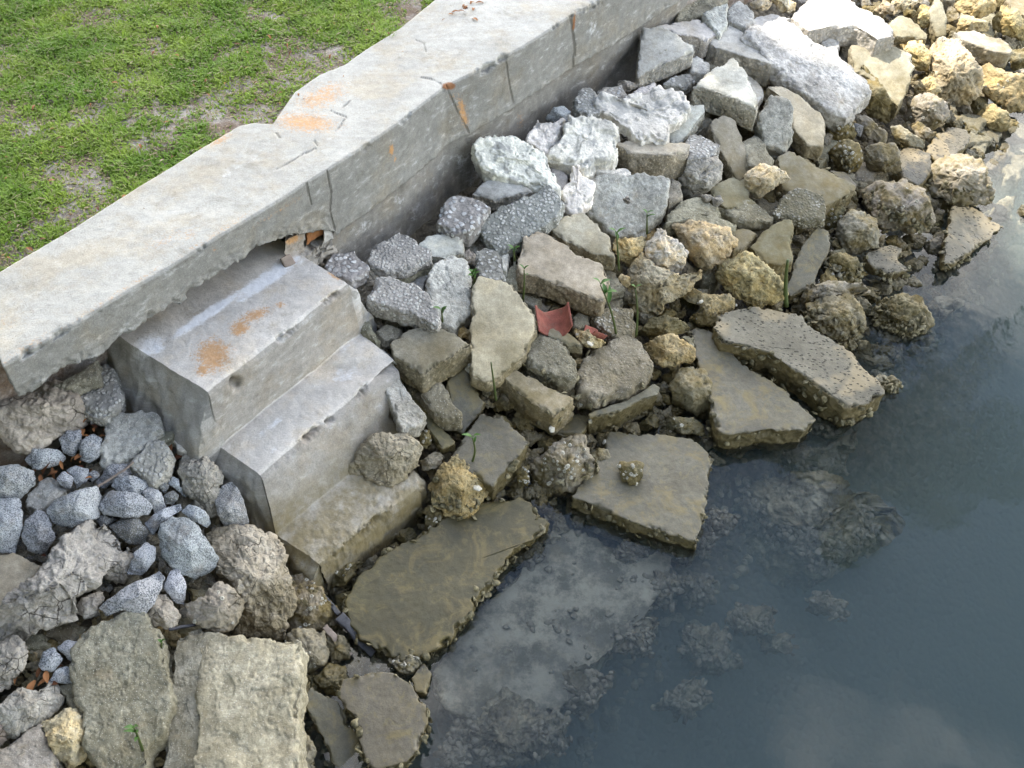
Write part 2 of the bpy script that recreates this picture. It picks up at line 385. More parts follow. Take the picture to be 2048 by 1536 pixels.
def m_grass(g, v):
    t = g.attr('tint'); n = g.noise(g.P, 3.5, 4, .6)
    c = g.mix(g.ss(n, .35, .65), (.15, .275, .028), (.30, .40, .06))
    c = g.mix(g.ss(t, .0, 1., 0, .5), c, (.165, .235, .042))
    c = g.mix(g.ss(t, 1.4, 1.6), c, (.36, .29, .17))
    b = g.n('BsdfPrincipled'); g.put(b.inputs['Base Color'], c); b.inputs['Roughness'].default_value = .6; b.inputs['Specular IOR Level'].default_value = .25
    tr = g.n('BsdfTranslucent'); g.put(tr.inputs[0], c); mx = g.n('MixShader'); mx.inputs[0].default_value = .3
    g.t.links.new(b.outputs[0], mx.inputs[1]); g.t.links.new(tr.outputs[0], mx.inputs[2]); g.t.links.new(mx.outputs[0], g.out.inputs[0]); return g.m
M_GRASS = simple('grass_blades', m_grass)
def m_soil(g, v):
    n = g.noise(g.P, 7, 7, .7); f = g.noise(g.P, 120, 4, .7)
    c = g.mix(g.ss(n, .38, .62), (.15, .105, .072), (.36, .325, .285)); c = g.scale(c, g.lin(f, .3, .7, .7, 1.25))
    return g.done(c, .95, g.bump(f, .006))
M_SOIL = simple('sandy_soil', m_soil)
def m_bed(g, v):
    n = g.noise(g.P, 22, 6, .7); k = g.vor(g.P, 40); kc = g.vor(g.P, 40, 'F1', 'Color')
    c = g.scale(g.mix(g.ss(n, .35, .65), (.052, .042, .026), (.15, .125, .085)), g.lin(kc, 0, 1, .6, 1.5))
    sand = g.mix(n, (.10, .105, .085), (.17, .165, .125))
    c = g.mix(g.ss(g.z, -.25, -.42), c, sand)
    return g.done(c, .8, g.bump(g.math('ADD', g.math('MULTIPLY', k, -1.), n), .012))
M_BED = simple('shore_gravel', m_bed)
def build_water():
    g = G('canal_water'); v = g.coords(False)
    mp = g.n('Mapping'); mp.inputs['Scale'].default_value = (1., 1., 1.); g.t.links.new(g.P, mp.inputs[0])
    a = g.noise(g.P, 5.0, 3, .5); b = g.noise(g.P, 26, 2, .5, 0, .4)
    nr = g.bump(g.math('ADD', a, g.math('MULTIPLY', b, .05)), .0011)
    fr = g.n('Fresnel'); fr.inputs[0].default_value = 1.333; g.t.links.new(nr, fr.inputs['Normal'])
    gl = g.n('BsdfGlossy'); gl.inputs['Roughness'].default_value = .015; g.t.links.new(nr, gl.inputs['Normal'])
    tr = g.n('BsdfTransparent'); mx = g.n('MixShader')
    g.t.links.new(fr.outputs[0], mx.inputs[0]); g.t.links.new(tr.outputs[0], mx.inputs[1]); g.t.links.new(gl.outputs[0], mx.inputs[2])
    g.t.links.new(mx.outputs[0], g.out.inputs[0])
    vol = g.n('VolumePrincipled'); vol.inputs['Color'].default_value = (.33, .43, .39, 1); vol.inputs['Density'].default_value = 1.8
    vol.inputs['Anisotropy'].default_value = 0.; vol.inputs['Absorption Color'].default_value = (.20, .22, .16, 1)
    g.t.links.new(vol.outputs[0], g.out.inputs['Volume'])
    return g.m
M_WATER = build_water()
def m_crown(g, v):
    c = g.mix(g.noise(g.P, 2, 3), (.03, .07, .015), (.07, .12, .025)); return g.done(c, .6)
M_CROWN = simple('tree_leaves', m_crown)
def m_frond(g, v): return g.done(g.mix(g.noise(g.P, 5, 3), (.012, .028, .006), (.04, .07, .014)), .6)
M_FROND = simple('palm_frond', m_frond)
def m_bark(g, v):
    n = g.noise(v, 9, 6, .7); return g.done(g.mix(n, (.07, .055, .04), (.22, .18, .14)), .95, g.bump(n, .03))
M_BARK = simple('bark', m_bark)
# ---------------------------------------------------------------- the shore, lawn and water
def sgrid(xs, ys):
    X, Y = np.meshgrid(xs, ys, indexing='ij'); return X.ravel(), Y.ravel()
def build_bed():
    s = np.concatenate([np.linspace(-14, -1.6, 14), np.arange(-1.5, 7.5, .035), np.linspace(7.8, 24, 14)])
    d = np.concatenate([np.arange(-.45, 3.4, .035), np.linspace(3.6, 40, 22)])
    S, D = sgrid(s, d); X = W0[0] + S * WD[0] + D * WN[0]; Y = W0[1] + S * WD[1] + D * WN[1]
    Z = np.maximum(zsurf(X, Y) - .20, -1.0); P = np.stack([X, Y, Z], -1)
    Z = Z + .035 * fbm(P, 9, 4, .6, 5) + .02 * fbm(P, 3, 2, .5, 8)
    V = np.stack([X, Y, Z], -1)
    o = obj('shore_bed', mesh('shore_bed', V, gridq(len(s), len(d), False), mat=M_BED)); tag(o, kind='structure'); return o
build_bed()
LAWN_Z = .925
def build_lawn():
    xs = np.concatenate([np.linspace(-30, -5, 12), np.arange(-4.6, .6, .05), ]); 
    s = np.concatenate([np.linspace(-14, -1.2, 10), np.arange(-1., 5., .05), np.linspace(5.2, 40, 20)])
    d = np.concatenate([np.linspace(-40, -3.4, 14), np.arange(-3.2, -.21, .05), [-.20, -.18]])
    S, D = sgrid(s, d); X = W0[0] + S * WD[0] + D * WN[0]; Y = W0[1] + S * WD[1] + D * WN[1]
    P = np.stack([X, Y, X * 0], -1); Z = LAWN_Z + .016 * fbm(P, 4, 4, .6, 3) - .004
    Z = np.where(D > -.19, LAWN_Z - .75, Z); X = np.where(D > -.19, X + WN[0] * .03 * (1 + fbm(P, 6, 3, .5, 2)), X)
    o = obj('lawn', mesh('lawn', np.stack([X, Y, Z], -1), gridq(len(s), len(d), False), mat=M_SOIL)); tag(o, kind='structure')
build_lawn()
def build_water_box():
    V = np.array([[-20, -12, -1.6], [50, -12, -1.6], [50, 50, -1.6], [-20, 50, -1.6], [-20, -12, 0], [50, -12, 0], [50, 50, 0], [-20, 50, 0]], float)
    Q = [(0, 3, 2, 1), (4, 5, 6, 7), (0, 1, 5, 4), (1, 2, 6, 5), (2, 3, 7, 6), (3, 0, 4, 7)]
    o = obj('water', mesh('water', V, Q, mat=M_WATER, smooth=False)); tag(o, kind='structure')
build_water_box()
# ---------------------------------------------------------------- stains and cracks (laid on the object's own surface)
def blob(P, spots):
    q = proj(P); r = np.zeros(len(P))
    for x, y, rx, ry, rot, amp in spots:
        a = radians(rot); dx, dy = q[:, 0] - x, q[:, 1] - y
        u = (dx * cos(a) + dy * sin(a)) / rx; w = (-dx * sin(a) + dy * cos(a)) / ry
        r = np.maximum(r, amp * np.exp(-(u * u + w * w) * 1.2))
    return r
def crack(P, lines, width=2.2):
    q = proj(P); r = np.zeros(len(P)); wob = 3.0 * fbm(P, 14, 3, .6, 77)
    for pts in lines:
        for (x0, y0), (x1, y1) in zip(pts[:-1], pts[1:]):
            dx, dy = x1 - x0, y1 - y0; L2 = dx * dx + dy * dy
            t = np.clip(((q[:, 0] - x0) * dx + (q[:, 1] - y0) * dy) / L2, 0, 1)
            ds = np.hypot(q[:, 0] - x0 - t * dx + wob, q[:, 1] - y0 - t * dy + wob * .7)
            r = np.maximum(r, np.clip(1.6 - ds / width, 0, 1))
    return r
def poly(pts): return np.array([[float(a) for a in p.split(',')] for p in pts.split()])
# ---------------------------------------------------------------- seawall
CAPZ = .95
FRONT = poly('-60,775 7,731 171,636 342,530 444,468 560,400 612,366 673,328 760,272 810,238 890,172 970,133 1061,83 1140,33 1200,2 1330,-75 1600,-250')
BACK = poly('-60,580 0,545 120,475 240,400 400,300 480,252 505,247 545,250 552,238 590,185 640,150 690,130 740,95 800,55 870,0 940,-60 1150,-220')
FW3 = np.array([unz(x, y, CAPZ) for x, y in FRONT]); BK3 = np.array([unz(x, y, CAPZ) for x, y in BACK])
BROKEN = poly('30,800 51,793 82,772 102,752 150,731 191,707 232,684 260,663 287,646 311,622 342,608 369,601 379,581 420,560 444,537 495,506 513,489 564,478 606,470 640,462')
def resample(P, n):
    L = np.concatenate([[0], np.cumsum(np.linalg.norm(np.diff(P, axis=0), axis=1))]); t = np.linspace(0, L[-1], n)
    return np.stack([np.interp(t, L, P[:, k]) for k in range(P.shape[1])], -1)
def sub_line(P3, a, b):     # part of a front line between two values of s
    s = (P3[:, :2] - W0) @ WD; t = np.linspace(a, b, max(8, int(abs(b - a) / .006)))
    return np.stack([np.interp(t, s, P3[:, k]) for k in range(3)], -1)
def s_of(x, y): P = unz(x, y, CAPZ); return (P[:2] - W0) @ WD
ST_ATTR = ('rust', 'white', 'dark', 'deep', 'side')
WALL_RUST = [(640, 195, 66, 28, -18, .78), (612, 245, 80, 26, 4, .9), (440, 280, 32, 12, -25, .7), (660, 178, 42, 16, -20, .7), (330, 480, 70, 20, -25, .40), (380, 470, 28, 16, -25, .5), (60, 690, 90, 12, -32, .45), (230, 590, 170, 8, -32, .45), (440, 462, 140, 7, -32, .45), (926, 225, 9, 40, -14, 1.0), (905, 195, 12, 12, 0, .5),
             (783, 300, 6, 14, 0, 1.2), (790, 318, 4, 8, 0, .7), (430, 500, 12, 8, 0, .5), (560, 420, 90, 6, -33, .4), (20, 640, 40, 25, 0, .3), (520, 440, 20, 10, 0, .3)]
WALL_WHITE = [(500, 320, 120, 16, -32, .45), (460, 345, 70, 8, -34, .6), (700, 260, 90, 40, -32, .3), (905, 250, 12, 40, -12, .45), (945, 215, 18, 48, -10, .45), (640, 300, 60, 18, -30, .35), (830, 130, 120, 40, -32, .25), (1050, 60, 90, 40, -32, .3), (1185, 60, 24, 34, 0, .55), (700, 500, 40, 30, 0, .45), (350, 395, 80, 14, -32, .35)]
WALL_CRACK = [poly(p) for p in ('555,340 580,324 612,306 630,297', '634,292 628,282', '553,268 560,277', '672,262 694,236 664,224', '686,216 700,202', '832,80 848,87 852,104', '842,155 862,158 890,171', '893,172 900,190 914,224 938,266', '1140,34 1146,70 1148,100 1146,134', '893,172 899,188', '1142,34 1147,70 1150,112', '1012,125 1018,170 1026,205')]
FACE_CRACK = [poly(p) for p in ('893,172 900,190 914,224 938,266', '1140,34 1146,70 1148,100 1146,134', '1142,34 1147,70 1150,112', '1012,125 1018,170 1026,205', '654,342 662,380 660,420 668,456', '612,366 618,392 622,408')]
RUST_DEEP = [(897, 172, 16, 8, 0, 1.3), (1148, 45, 4, 26, 5, .9), (1152, 85, 5, 20, 5, .5)]
def wall_attrs(V, side):
    return {'rust': blob(V, WALL_RUST), 'white': blob(V, WALL_WHITE), 'dark': np.maximum(crack(V, WALL_CRACK, 1.1) * .42, crack(V, FACE_CRACK, 1.8) * .8 * (side > .4)), 'deep': blob(V, RUST_DEEP), 'side': side}
def cap_section(a, b, bottom, parent, broken, cut0=0.0, cut1=0.0):
    F = sub_line(FW3, a, b); n = len(F)
    sB = (BK3[:, :2] - W0) @ WD; t = np.linspace(a, b, n)
    B = np.stack([np.interp(t + .12, sB, BK3[:, k]) for k in range(3)], -1)
    zb = np.zeros(n)
    for i, P in enumerate(F):
        if t[i] < sB_:
            z = CAPZ - .08
            while z > CAPZ - .34:
                q = proj(np.array([P[0], P[1], z]))
                if q[1] > np.interp(q[0], BROKEN[:, 0], BROKEN[:, 1]): break
                z -= .004
            zb[i] = z
        else: zb[i] = CAPZ - np.interp(t[i], [sB_, sC, sD], [.30, .275, .265])
    nt, ns, nu = 78, 46, 14
    rows = []; side = []
    bev = .010
    inw = (B - F); inw /= np.linalg.norm(inw, axis=1)[:, None]
    for k in range(nt): 
        f = k / (nt - 1); rows.append(B * (1 - f) + (F + inw * bev) * f); side.append(0.)
    for k in range(1, 4):
        th = k / 3 * pi / 2; R = F + inw * bev * (1 - sin(th)); R = R.copy(); R[:, 2] = CAPZ - bev * (1 - cos(th)); rows.append(R); side.append(.5 if k < 3 else 1.)
    for k in range(1, ns):
        f = k / (ns - 1); R = F.copy(); R[:, 2] = (CAPZ - bev) * (1 - f) + zb * f; rows.append(R); side.append(1.)
    for k in range(1, nu):
        f = k / (nu - 1); R = F + inw * f * .26; R = R.copy(); R[:, 2] = zb + f * .03; rows.append(R); side.append(1.)
    R = B.copy(); R[:, 2] = zb + .03; rows.append(R); side.append(1.)
    A = np.stack(rows); m = len(A); V = A.reshape(-1, 3).copy(); sd_ = np.repeat(np.array(side), n)
    rowi = np.repeat(np.arange(m), n)
    brk = np.tile(np.clip((sB_ - t) / .03, 0, 1) * .65 + .35, m); low = np.clip((rowi - (nt + 3 + ns * .55)) / (ns * .45), 0, 1) * brk
    nz = vnoise(V, 16, 4, 31) * (.0016 + .020 * low)[:, None] + vnoise(V, 60, 3, 37) * (.0012 + .009 * low)[:, None]
    nz += vnoise(V, 2.2, 2, 41) * .006
    edge = np.exp(-((rowi - (nt + 1)) / 3.0) ** 2)
    chip = np.maximum(0, fbm(V, 11, 4, .65, 51) - .16) * edge
    nz[:, 2] -= chip * .06; nz[:, :2] += np.tile(inw[:, :2], (m, 1)) * (chip * .07)[:, None]
    ck = crack(V, WALL_CRACK, 1.3); nz[:, 2] -= ck * .004
    V += nz
    T = []
    c0, c1 = len(V), len(V) + 1
    i0 = np.arange(m) * n; i1 = i0 + n - 1
    cen = np.array([A[:, 0].mean(0), A[:, -1].mean(0)]); V = np.vstack([V, cen])
    for k in range(m):
        k2 = (k + 1) % m
        T += [(c0, i0[k2], i0[k]), (c1, i1[k], i1[k2])]
    Q = [gridq(m, n, False), np.stack([(m - 1) * n + np.arange(n - 1), (m - 1) * n + np.arange(1, n), np.arange(1, n), np.arange(n - 1)], -1)]
    at = wall_attrs(V, np.concatenate([sd_, [1, 1]]))
    at['white'] = np.maximum(at['white'], .0)
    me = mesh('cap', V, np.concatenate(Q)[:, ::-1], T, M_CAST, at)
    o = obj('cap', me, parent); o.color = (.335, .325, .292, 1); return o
wall = empty('seawall', (0, 0, 0)); tag(wall, 'cracked grey concrete seawall with orange rust stains along the lawn', 'seawall')
sA, sB_, sC, sD = s_of(7, 731), s_of(652, 342), s_of(893, 170), s_of(1144, 31)
cap_section(sA - .005, sD + 4.5, .30, wall, True)
def wall_face():
    F = sub_line(FW3, sB_ - .02, sD + 4.5); n = len(F); m = 70; z = np.linspace(.70, -.35, m)
    V = np.concatenate([np.stack([F[:, 0], F[:, 1], np.full(n, q)], -1) for q in z])
    ledge = np.where((V[:, 2] < .56 + .05 * fbm(V * [1, 1, 0], 3, 3, .5, 5)), .0, .0)
    V[:, :2] -= WN * (.035 + .0 * ledge)[:, None] if np.ndim(ledge) else WN * .035
    V += vnoise(V, 7, 4, 61) * .014 + vnoise(V, 40, 3, 66) * .004
    at = {'rust': blob(V, [(1165, 90, 8, 40, 0, .5), (1040, 240, 10, 25, 0, .45)]), 'white': blob(V, [(800, 395, 40, 16, -40, 0.64), (985, 290, 14, 40, 10, 0.59), (930, 320, 60, 40, -35, 0.53), (830, 430, 20, 30, 0, 0.59), (725, 455, 40, 24, -35, 0.59), (950, 345, 30, 50, 0, 0.59), (1180, 60, 20, 26, 0, 0.82), (1250, 60, 20, 30, 0, 0.47)]), 'dark': np.zeros(len(V)), 'deep': blob(V, []), 'side': np.ones(len(V))}
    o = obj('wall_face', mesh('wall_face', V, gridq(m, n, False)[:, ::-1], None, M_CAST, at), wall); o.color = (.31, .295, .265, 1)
    # rough masonry set back behind the broken length
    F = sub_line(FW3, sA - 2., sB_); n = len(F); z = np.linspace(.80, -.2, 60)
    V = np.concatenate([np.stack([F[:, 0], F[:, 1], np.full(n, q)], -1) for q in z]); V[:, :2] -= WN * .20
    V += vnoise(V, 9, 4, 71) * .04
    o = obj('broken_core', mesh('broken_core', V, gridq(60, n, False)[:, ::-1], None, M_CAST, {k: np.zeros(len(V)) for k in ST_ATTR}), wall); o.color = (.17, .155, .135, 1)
    F = sub_line(FW3, sA - 2.6, sA - .006); n = len(F)
wall_face()
def rough_box(name, corners, parent, mat, seg=26, amp=.008, colr=(.4, .38, .34, 1), attrs=None, freq=18):
    """8 corners (4 top then 4 bottom, same order) -> dense roughened block"""
    c = np.array(corners, float); bag_V = []; Q = []; n0 = 0
    u = np.linspace(0, 1, seg); A, B = np.meshgrid(u, u, indexing='ij'); A = A[..., None]; B = B[..., None]
    faces = [(0, 1, 2, 3), (0, 4, 5, 1), (1, 5, 6, 2), (2, 6, 7, 3), (3, 7, 4, 0), (7, 6, 5, 4)]
    for f in faces:
        a, b, d, e = (c[k] for k in f)
        bag_V.append(((a * (1 - A) + b * A) * (1 - B) + (e * (1 - A) + d * A) * B).reshape(-1, 3)); Q.append(gridq(seg, seg, False) + n0); n0 += seg * seg
    V = np.concatenate(bag_V); V = V + vnoise(V, freq, 4, 91) * amp * 1.6 + vnoise(V, freq * 4, 3, 95) * amp * .6
    at = attrs(V) if attrs else {k: np.zeros(len(V)) for k in ST_ATTR}
    me = mesh(name, V, np.concatenate(Q), None, mat, at); o = obj(name, me, parent); o.color = colr; return o
def wall_point(x, z, off): # point on the face line at image column x, height z
    for s in np.linspace(-.2, 4, 900):
        P = sub_line(FW3, s, s + .001)[0]; P = np.array([P[0], P[1], z]); P[:2] += WN * off
        if proj(P)[0] >= x: return P
def rust_pocket():
    def at(V): return {'rust': np.full(len(V), .9), 'white': np.zeros(len(V)), 'dark': np.zeros(len(V)), 'deep': np.full(len(V), .75), 'side': np.ones(len(V))}
    def box(x0, x1, z0, z1, o0, o1): 
        return [wall_point(x0, z1, o0), wall_point(x1, z1, o0), wall_point(x1, z1, o1), wall_point(x0, z1, o1), wall_point(x0, z0, o0), wall_point(x1, z0, o0), wall_point(x1, z0, o1), wall_point(x0, z0, o1)]
    rough_box('rusted_plate', box(612, 645, .67, .775, -.18, -.028), wall, M_CAST, 24, .006, (.30, .16, .08, 1), at)
    def at2(V): return {'rust': blob(V, [(585, 480, 22, 8, -25, 1.2), (570, 470, 10, 20, 0, .5)]), 'white': np.full(len(V), .35), 'dark': np.zeros(len(V)), 'deep': np.zeros(len(V)), 'side': np.ones(len(V))}
    rough_box('wall_rib', box(572, 606, .635, .74, -.2, -.03), wall, M_CAST, 22, .008, (.42, .37, .31, 1), at2)
    rough_box('wall_rib', box(646, 664, .64, .80, -.2, -.012), wall, M_CAST, 22, .010, (.38, .365, .335, 1))
    rough_box('wall_rib', box(590, 665, .50, .64, -.25, -.02), wall, M_CAST, 26, .022, (.26, .245, .22, 1))
rust_pocket()
# ---------------------------------------------------------------- fallen concrete steps
def build_steps():
    root = empty('concrete_steps', unz(600, 850, .3)); tag(root, 'broken block of three concrete steps fallen askew under the seawall cap', 'steps')
    def up(x, y, z): return unz(x, y, z)
    L = [up(196, 640, .68), up(262, 690, .68), up(420, 785, .68), up(437, 893, .41), up(522, 950, .41), up(552, 1068, .205), up(640, 1128, .19)]
    R = [up(520, 452, .68), up(600, 510, .68), up(700, 570, .68), up(719, 668, .42), up(797, 725, .42), up(800, 868, .22), up(842, 975, .19)]
    L.append(L[-1] - [0, 0, .34]); R.append(R[-1] - [0, 0, .34])
    L, R = np.array(L), np.array(R)
    seg = [16, 60, 46, 36, 46, 40, 30]
    def prof(P):
        out = []; tr = []
        for k in range(len(P) - 1):
            m = seg[k]; f = np.arange(m) / m
            out.append(P[k] * (1 - f[:, None]) + P[k + 1] * f[:, None]); tr += [k] * m
        out.append(P[-1:]); tr.append(len(P) - 2); return np.concatenate(out), np.array(tr)
    Lp, tr = prof(L); Rp, _ = prof(R); m = len(Lp); n = 190
    f = np.linspace(0, 1, n)[None, :, None]; A = Lp[:, None] * (1 - f) + Rp[:, None] * f
    # broken notch in the lowest tread, worn nosings
    V = A.reshape(-1, 3).copy(); row = np.repeat(np.arange(m), n); cs = np.cumsum([0] + seg)
    base = V.copy()
    nose = np.zeros(m)
    for k in (2, 4, 6): nose = np.maximum(nose, np.exp(-((np.arange(m) - cs[k]) / 2.6) ** 2))
    nose = np.repeat(nose, n)
    out = (L[2] - L[1]); out[2] = 0; out /= np.linalg.norm(out)
    low = np.clip((row - cs[5]) / (cs[6] - cs[5]), 0, 1)
    V += vnoise(base, 3, 3, 3) * .010 + vnoise(base, 14, 4, 5) * (.003 + .006 * low)[:, None] + vnoise(base, 55, 3, 9) * (.0014 + .004 * low)[:, None]
    chip = np.maximum(0, fbm(base, 9, 5, .68, 12) - .02) * nose + nose * .10
    q = proj(base)
    big = np.exp(-(((q[:, 0] - 785) / 26) ** 2 + ((q[:, 1] - 745) / 34) ** 2)) * .20 + np.exp(-(((q[:, 0] - 700) / 70) ** 2 + ((q[:, 1] - 738) / 14) ** 2)) * .10
    V -= out * ((chip * .085 + big * nose * .25)[:, None]); V[:, 2] -= chip * .06 + big * .08
    hole = np.exp(-(((q[:, 0] - 474) / 9) ** 2 + ((q[:, 1] - 768) / 10) ** 2)); V -= out * (hole * .05)[:, None]
    scar = np.exp(-((((q[:, 0] - 690) * cos(.16) + (q[:, 1] - 745) * -sin(.16)) / 62) ** 4 + (((q[:, 0] - 690) * sin(.16) + (q[:, 1] - 745) * cos(.16)) / 20) ** 4))
    V[:, 2] -= scar * .012
    notch = np.clip(1.15 - np.hypot((q[:, 0] - 772) / 62, (q[:, 1] - 915) / 46), 0, 1) * (row > cs[5]); V[:, 2] -= notch * .09; V -= out * (notch * .04)[:, None]
    side = np.zeros(len(V)); side[np.isin(tr[row], (2, 4, 6))] = 1
    def at(P, side):
        return {'rust': blob(P, [(425, 710, 42, 40, -35, 1.15), (480, 655, 26, 20, -30, 1.1), (510, 630, 40, 14, -20, 1.0), (560, 610, 14, 8, 0, .9), (670, 553, 26, 6, 33, .9), (405, 740, 20, 16, 0, 1.0)]),
                'white': blob(P, [(300, 690, 46, 34, -35, 1.1), (420, 625, 110, 12, -33, 1.5), (530, 560, 95, 18, -33, 1.5), (590, 520, 60, 22, -20, .8), (480, 590, 70, 8, -33, .9), (395, 600, 50, 30, -35, .4), (690, 750, 62, 22, -8, .75), (545, 850, 60, 10, -38, .75), (700, 690, 36, 10, -35, .6), (560, 900, 70, 22, -38, .5), (690, 1000, 70, 14, -42, .55), (640, 1040, 50, 14, -42, .5), (600, 740, 100, 14, -38, .3), (640, 1090, 40, 14, -42, .45), (800, 990, 20, 20, 0, .35)]),
                'dark': np.maximum(crack(P, [poly('773,785 785,810 781,835 800,850')], 2.4), .9 * np.exp(-(((proj(P)[:, 0] - 474) / 6) ** 2 + ((proj(P)[:, 1] - 769) / 7) ** 2))), 'deep': np.zeros(len(P)), 'side': side}
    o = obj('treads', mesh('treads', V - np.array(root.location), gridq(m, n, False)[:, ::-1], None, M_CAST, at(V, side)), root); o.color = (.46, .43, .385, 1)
    for P, nm, sgn in ((A[:, 0], 'broken_side', 1), (A[:, -1], 'broken_side', -1)):
        keep = np.isin(tr, (0, 1, 3, 5)) ; keep[cs[2]] = keep[cs[4]] = keep[cs[6]] = True
        idx = np.where(keep)[0]; C = V.reshape(m, n, 3)[idx, 0 if sgn > 0 else -1]; k = 60
        f = np.linspace(0, 1, k)[None, :, None]; Bt = C.copy(); Bt[:, 2] = -.32
        W = (C[:, None] * (1 - f) + Bt[:, None] * f).reshape(-1, 3); fl = np.tile(np.linspace(0, 1, k), len(idx))
        dirn = (L[2] - R[2]) * sgn; dirn[2] = 0; dirn /= np.linalg.norm(dirn)
        am = np.clip(fl * 14, 0, 1); W0_ = W.copy(); dep = np.repeat(C[:, 2], k) - W[:, 2]
        W = W + dirn * ((fbm(W, 7, 5, .6, 21) * .040 + .012 + np.minimum(dep, .45) * (.40 if sgn > 0 else .30)) * am)[:, None] + vnoise(W, 30, 4, 25) * (.008 * am)[:, None]
        q2 = gridq(len(idx), k, False); n1 = len(W); Wl, Ql = [W], [q2]
        for j in np.where(np.isin(idx, (cs[2], cs[4], cs[6])))[0]:
            a_, b_ = W0_[j * k:(j + 1) * k], W[j * k:(j + 1) * k]; ff = np.linspace(0, 1, 12)[None, :, None]; S_ = (b_[:, None] * (1 - ff) + a_[:, None] * ff).reshape(-1, 3)
            S_ = S_ + vnoise(S_, 18, 4, 27) * .010 * np.tile(np.sin(np.linspace(0, 1, 12) * pi), k)[:, None]
            Wl.append(S_); Ql.append(gridq(k, 12, False)[:, ::-1] + n1); n1 += len(S_)
        W = np.concatenate(Wl); q2 = np.concatenate(Ql); q2 = q2 if sgn > 0 else q2[:, ::-1]
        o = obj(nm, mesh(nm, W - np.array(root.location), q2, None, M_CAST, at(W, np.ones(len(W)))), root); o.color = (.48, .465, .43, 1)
        if sgn < 0: o['label'] = 'weathered side of the steps facing the rubble slope'
build_steps()
# ---------------------------------------------------------------- stones
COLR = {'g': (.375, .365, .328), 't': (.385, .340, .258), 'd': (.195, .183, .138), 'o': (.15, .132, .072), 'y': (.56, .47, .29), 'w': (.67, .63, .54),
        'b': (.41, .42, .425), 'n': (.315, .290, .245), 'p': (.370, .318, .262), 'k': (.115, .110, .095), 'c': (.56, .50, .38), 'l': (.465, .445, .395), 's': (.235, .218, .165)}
NAMES = {'C': ('concrete_slab', 'concrete slab'), 'S': ('concrete_slab', 'concrete slab'), 'P': ('pitted_slab', 'concrete slab'), 'A': ('pebble_concrete_chunk', 'concrete chunk'),
         'G': ('concrete_chunk', 'concrete chunk'), 'L': ('limestone_rock', 'rock'), 'M': ('mortar_chunk', 'mortar chunk'), 'N': ('granite_rock', 'granite rock'), 'B': ('rubble_rock', 'rubble rock'), 'W': ('barnacled_rock', 'rock')}
ALL_POLYS = []; OX = OY = 0.; SCL = 1.
def batch(x, y, s):
    global OX, OY, SCL; OX, OY, SCL = x, y, s
def outline(P, step, jag, seed):
    P = np.vstack([P, P[:1]]); L = np.concatenate([[0], np.cumsum(np.linalg.norm(np.diff(P, axis=0), axis=1))])
    n = int(max(40, min(420, L[-1] / step))); t = np.linspace(0, L[-1], n, endpoint=False)
    Q = np.stack([np.interp(t, L, P[:, 0]), np.interp(t, L, P[:, 1])], -1)
    for _ in range(1): Q = .25 * np.roll(Q, 1, 0) + .5 * Q + .25 * np.roll(Q, -1, 0)
    d = np.roll(Q, -1, 0) - np.roll(Q, 1, 0); nr = np.stack([d[:, 1], -d[:, 0]], -1); nr /= np.linalg.norm(nr, axis=1)[:, None] + 1e-9
    Q3 = np.hstack([Q, np.full((n, 1), seed * 3.7)])
    Q = Q + nr * (jag * (fbm(Q3, 14, 4, .62, seed)))[:, None]
    return Q, nr
def grid_normals(A):
    du = np.roll(A, -1, 1) - np.roll(A, 1, 1); dv = np.gradient(A, axis=0)
    N = np.cross(dv, du); return N / (np.linalg.norm(N, axis=-1, keepdims=True) + 1e-12)
def close(A, sd_, mat, name, side_c=(0., 1.)):
    R, M = A.shape[:2]; V = A.reshape(-1, 3); c0, c1 = len(V), len(V) + 1
    V = np.vstack([V, A[0].mean(0), A[-1].mean(0)]); j = np.arange(M); j2 = (j + 1) % M
    T = np.vstack([np.stack([np.full(M, c0), j, j2], -1), np.stack([np.full(M, c1), (R - 1) * M + j2, (R - 1) * M + j], -1)])
    return mesh(name, V, gridq(R, M, True)[:, ::-1], T, mat, {'side': np.concatenate([np.repeat(sd_, M), side_c])})
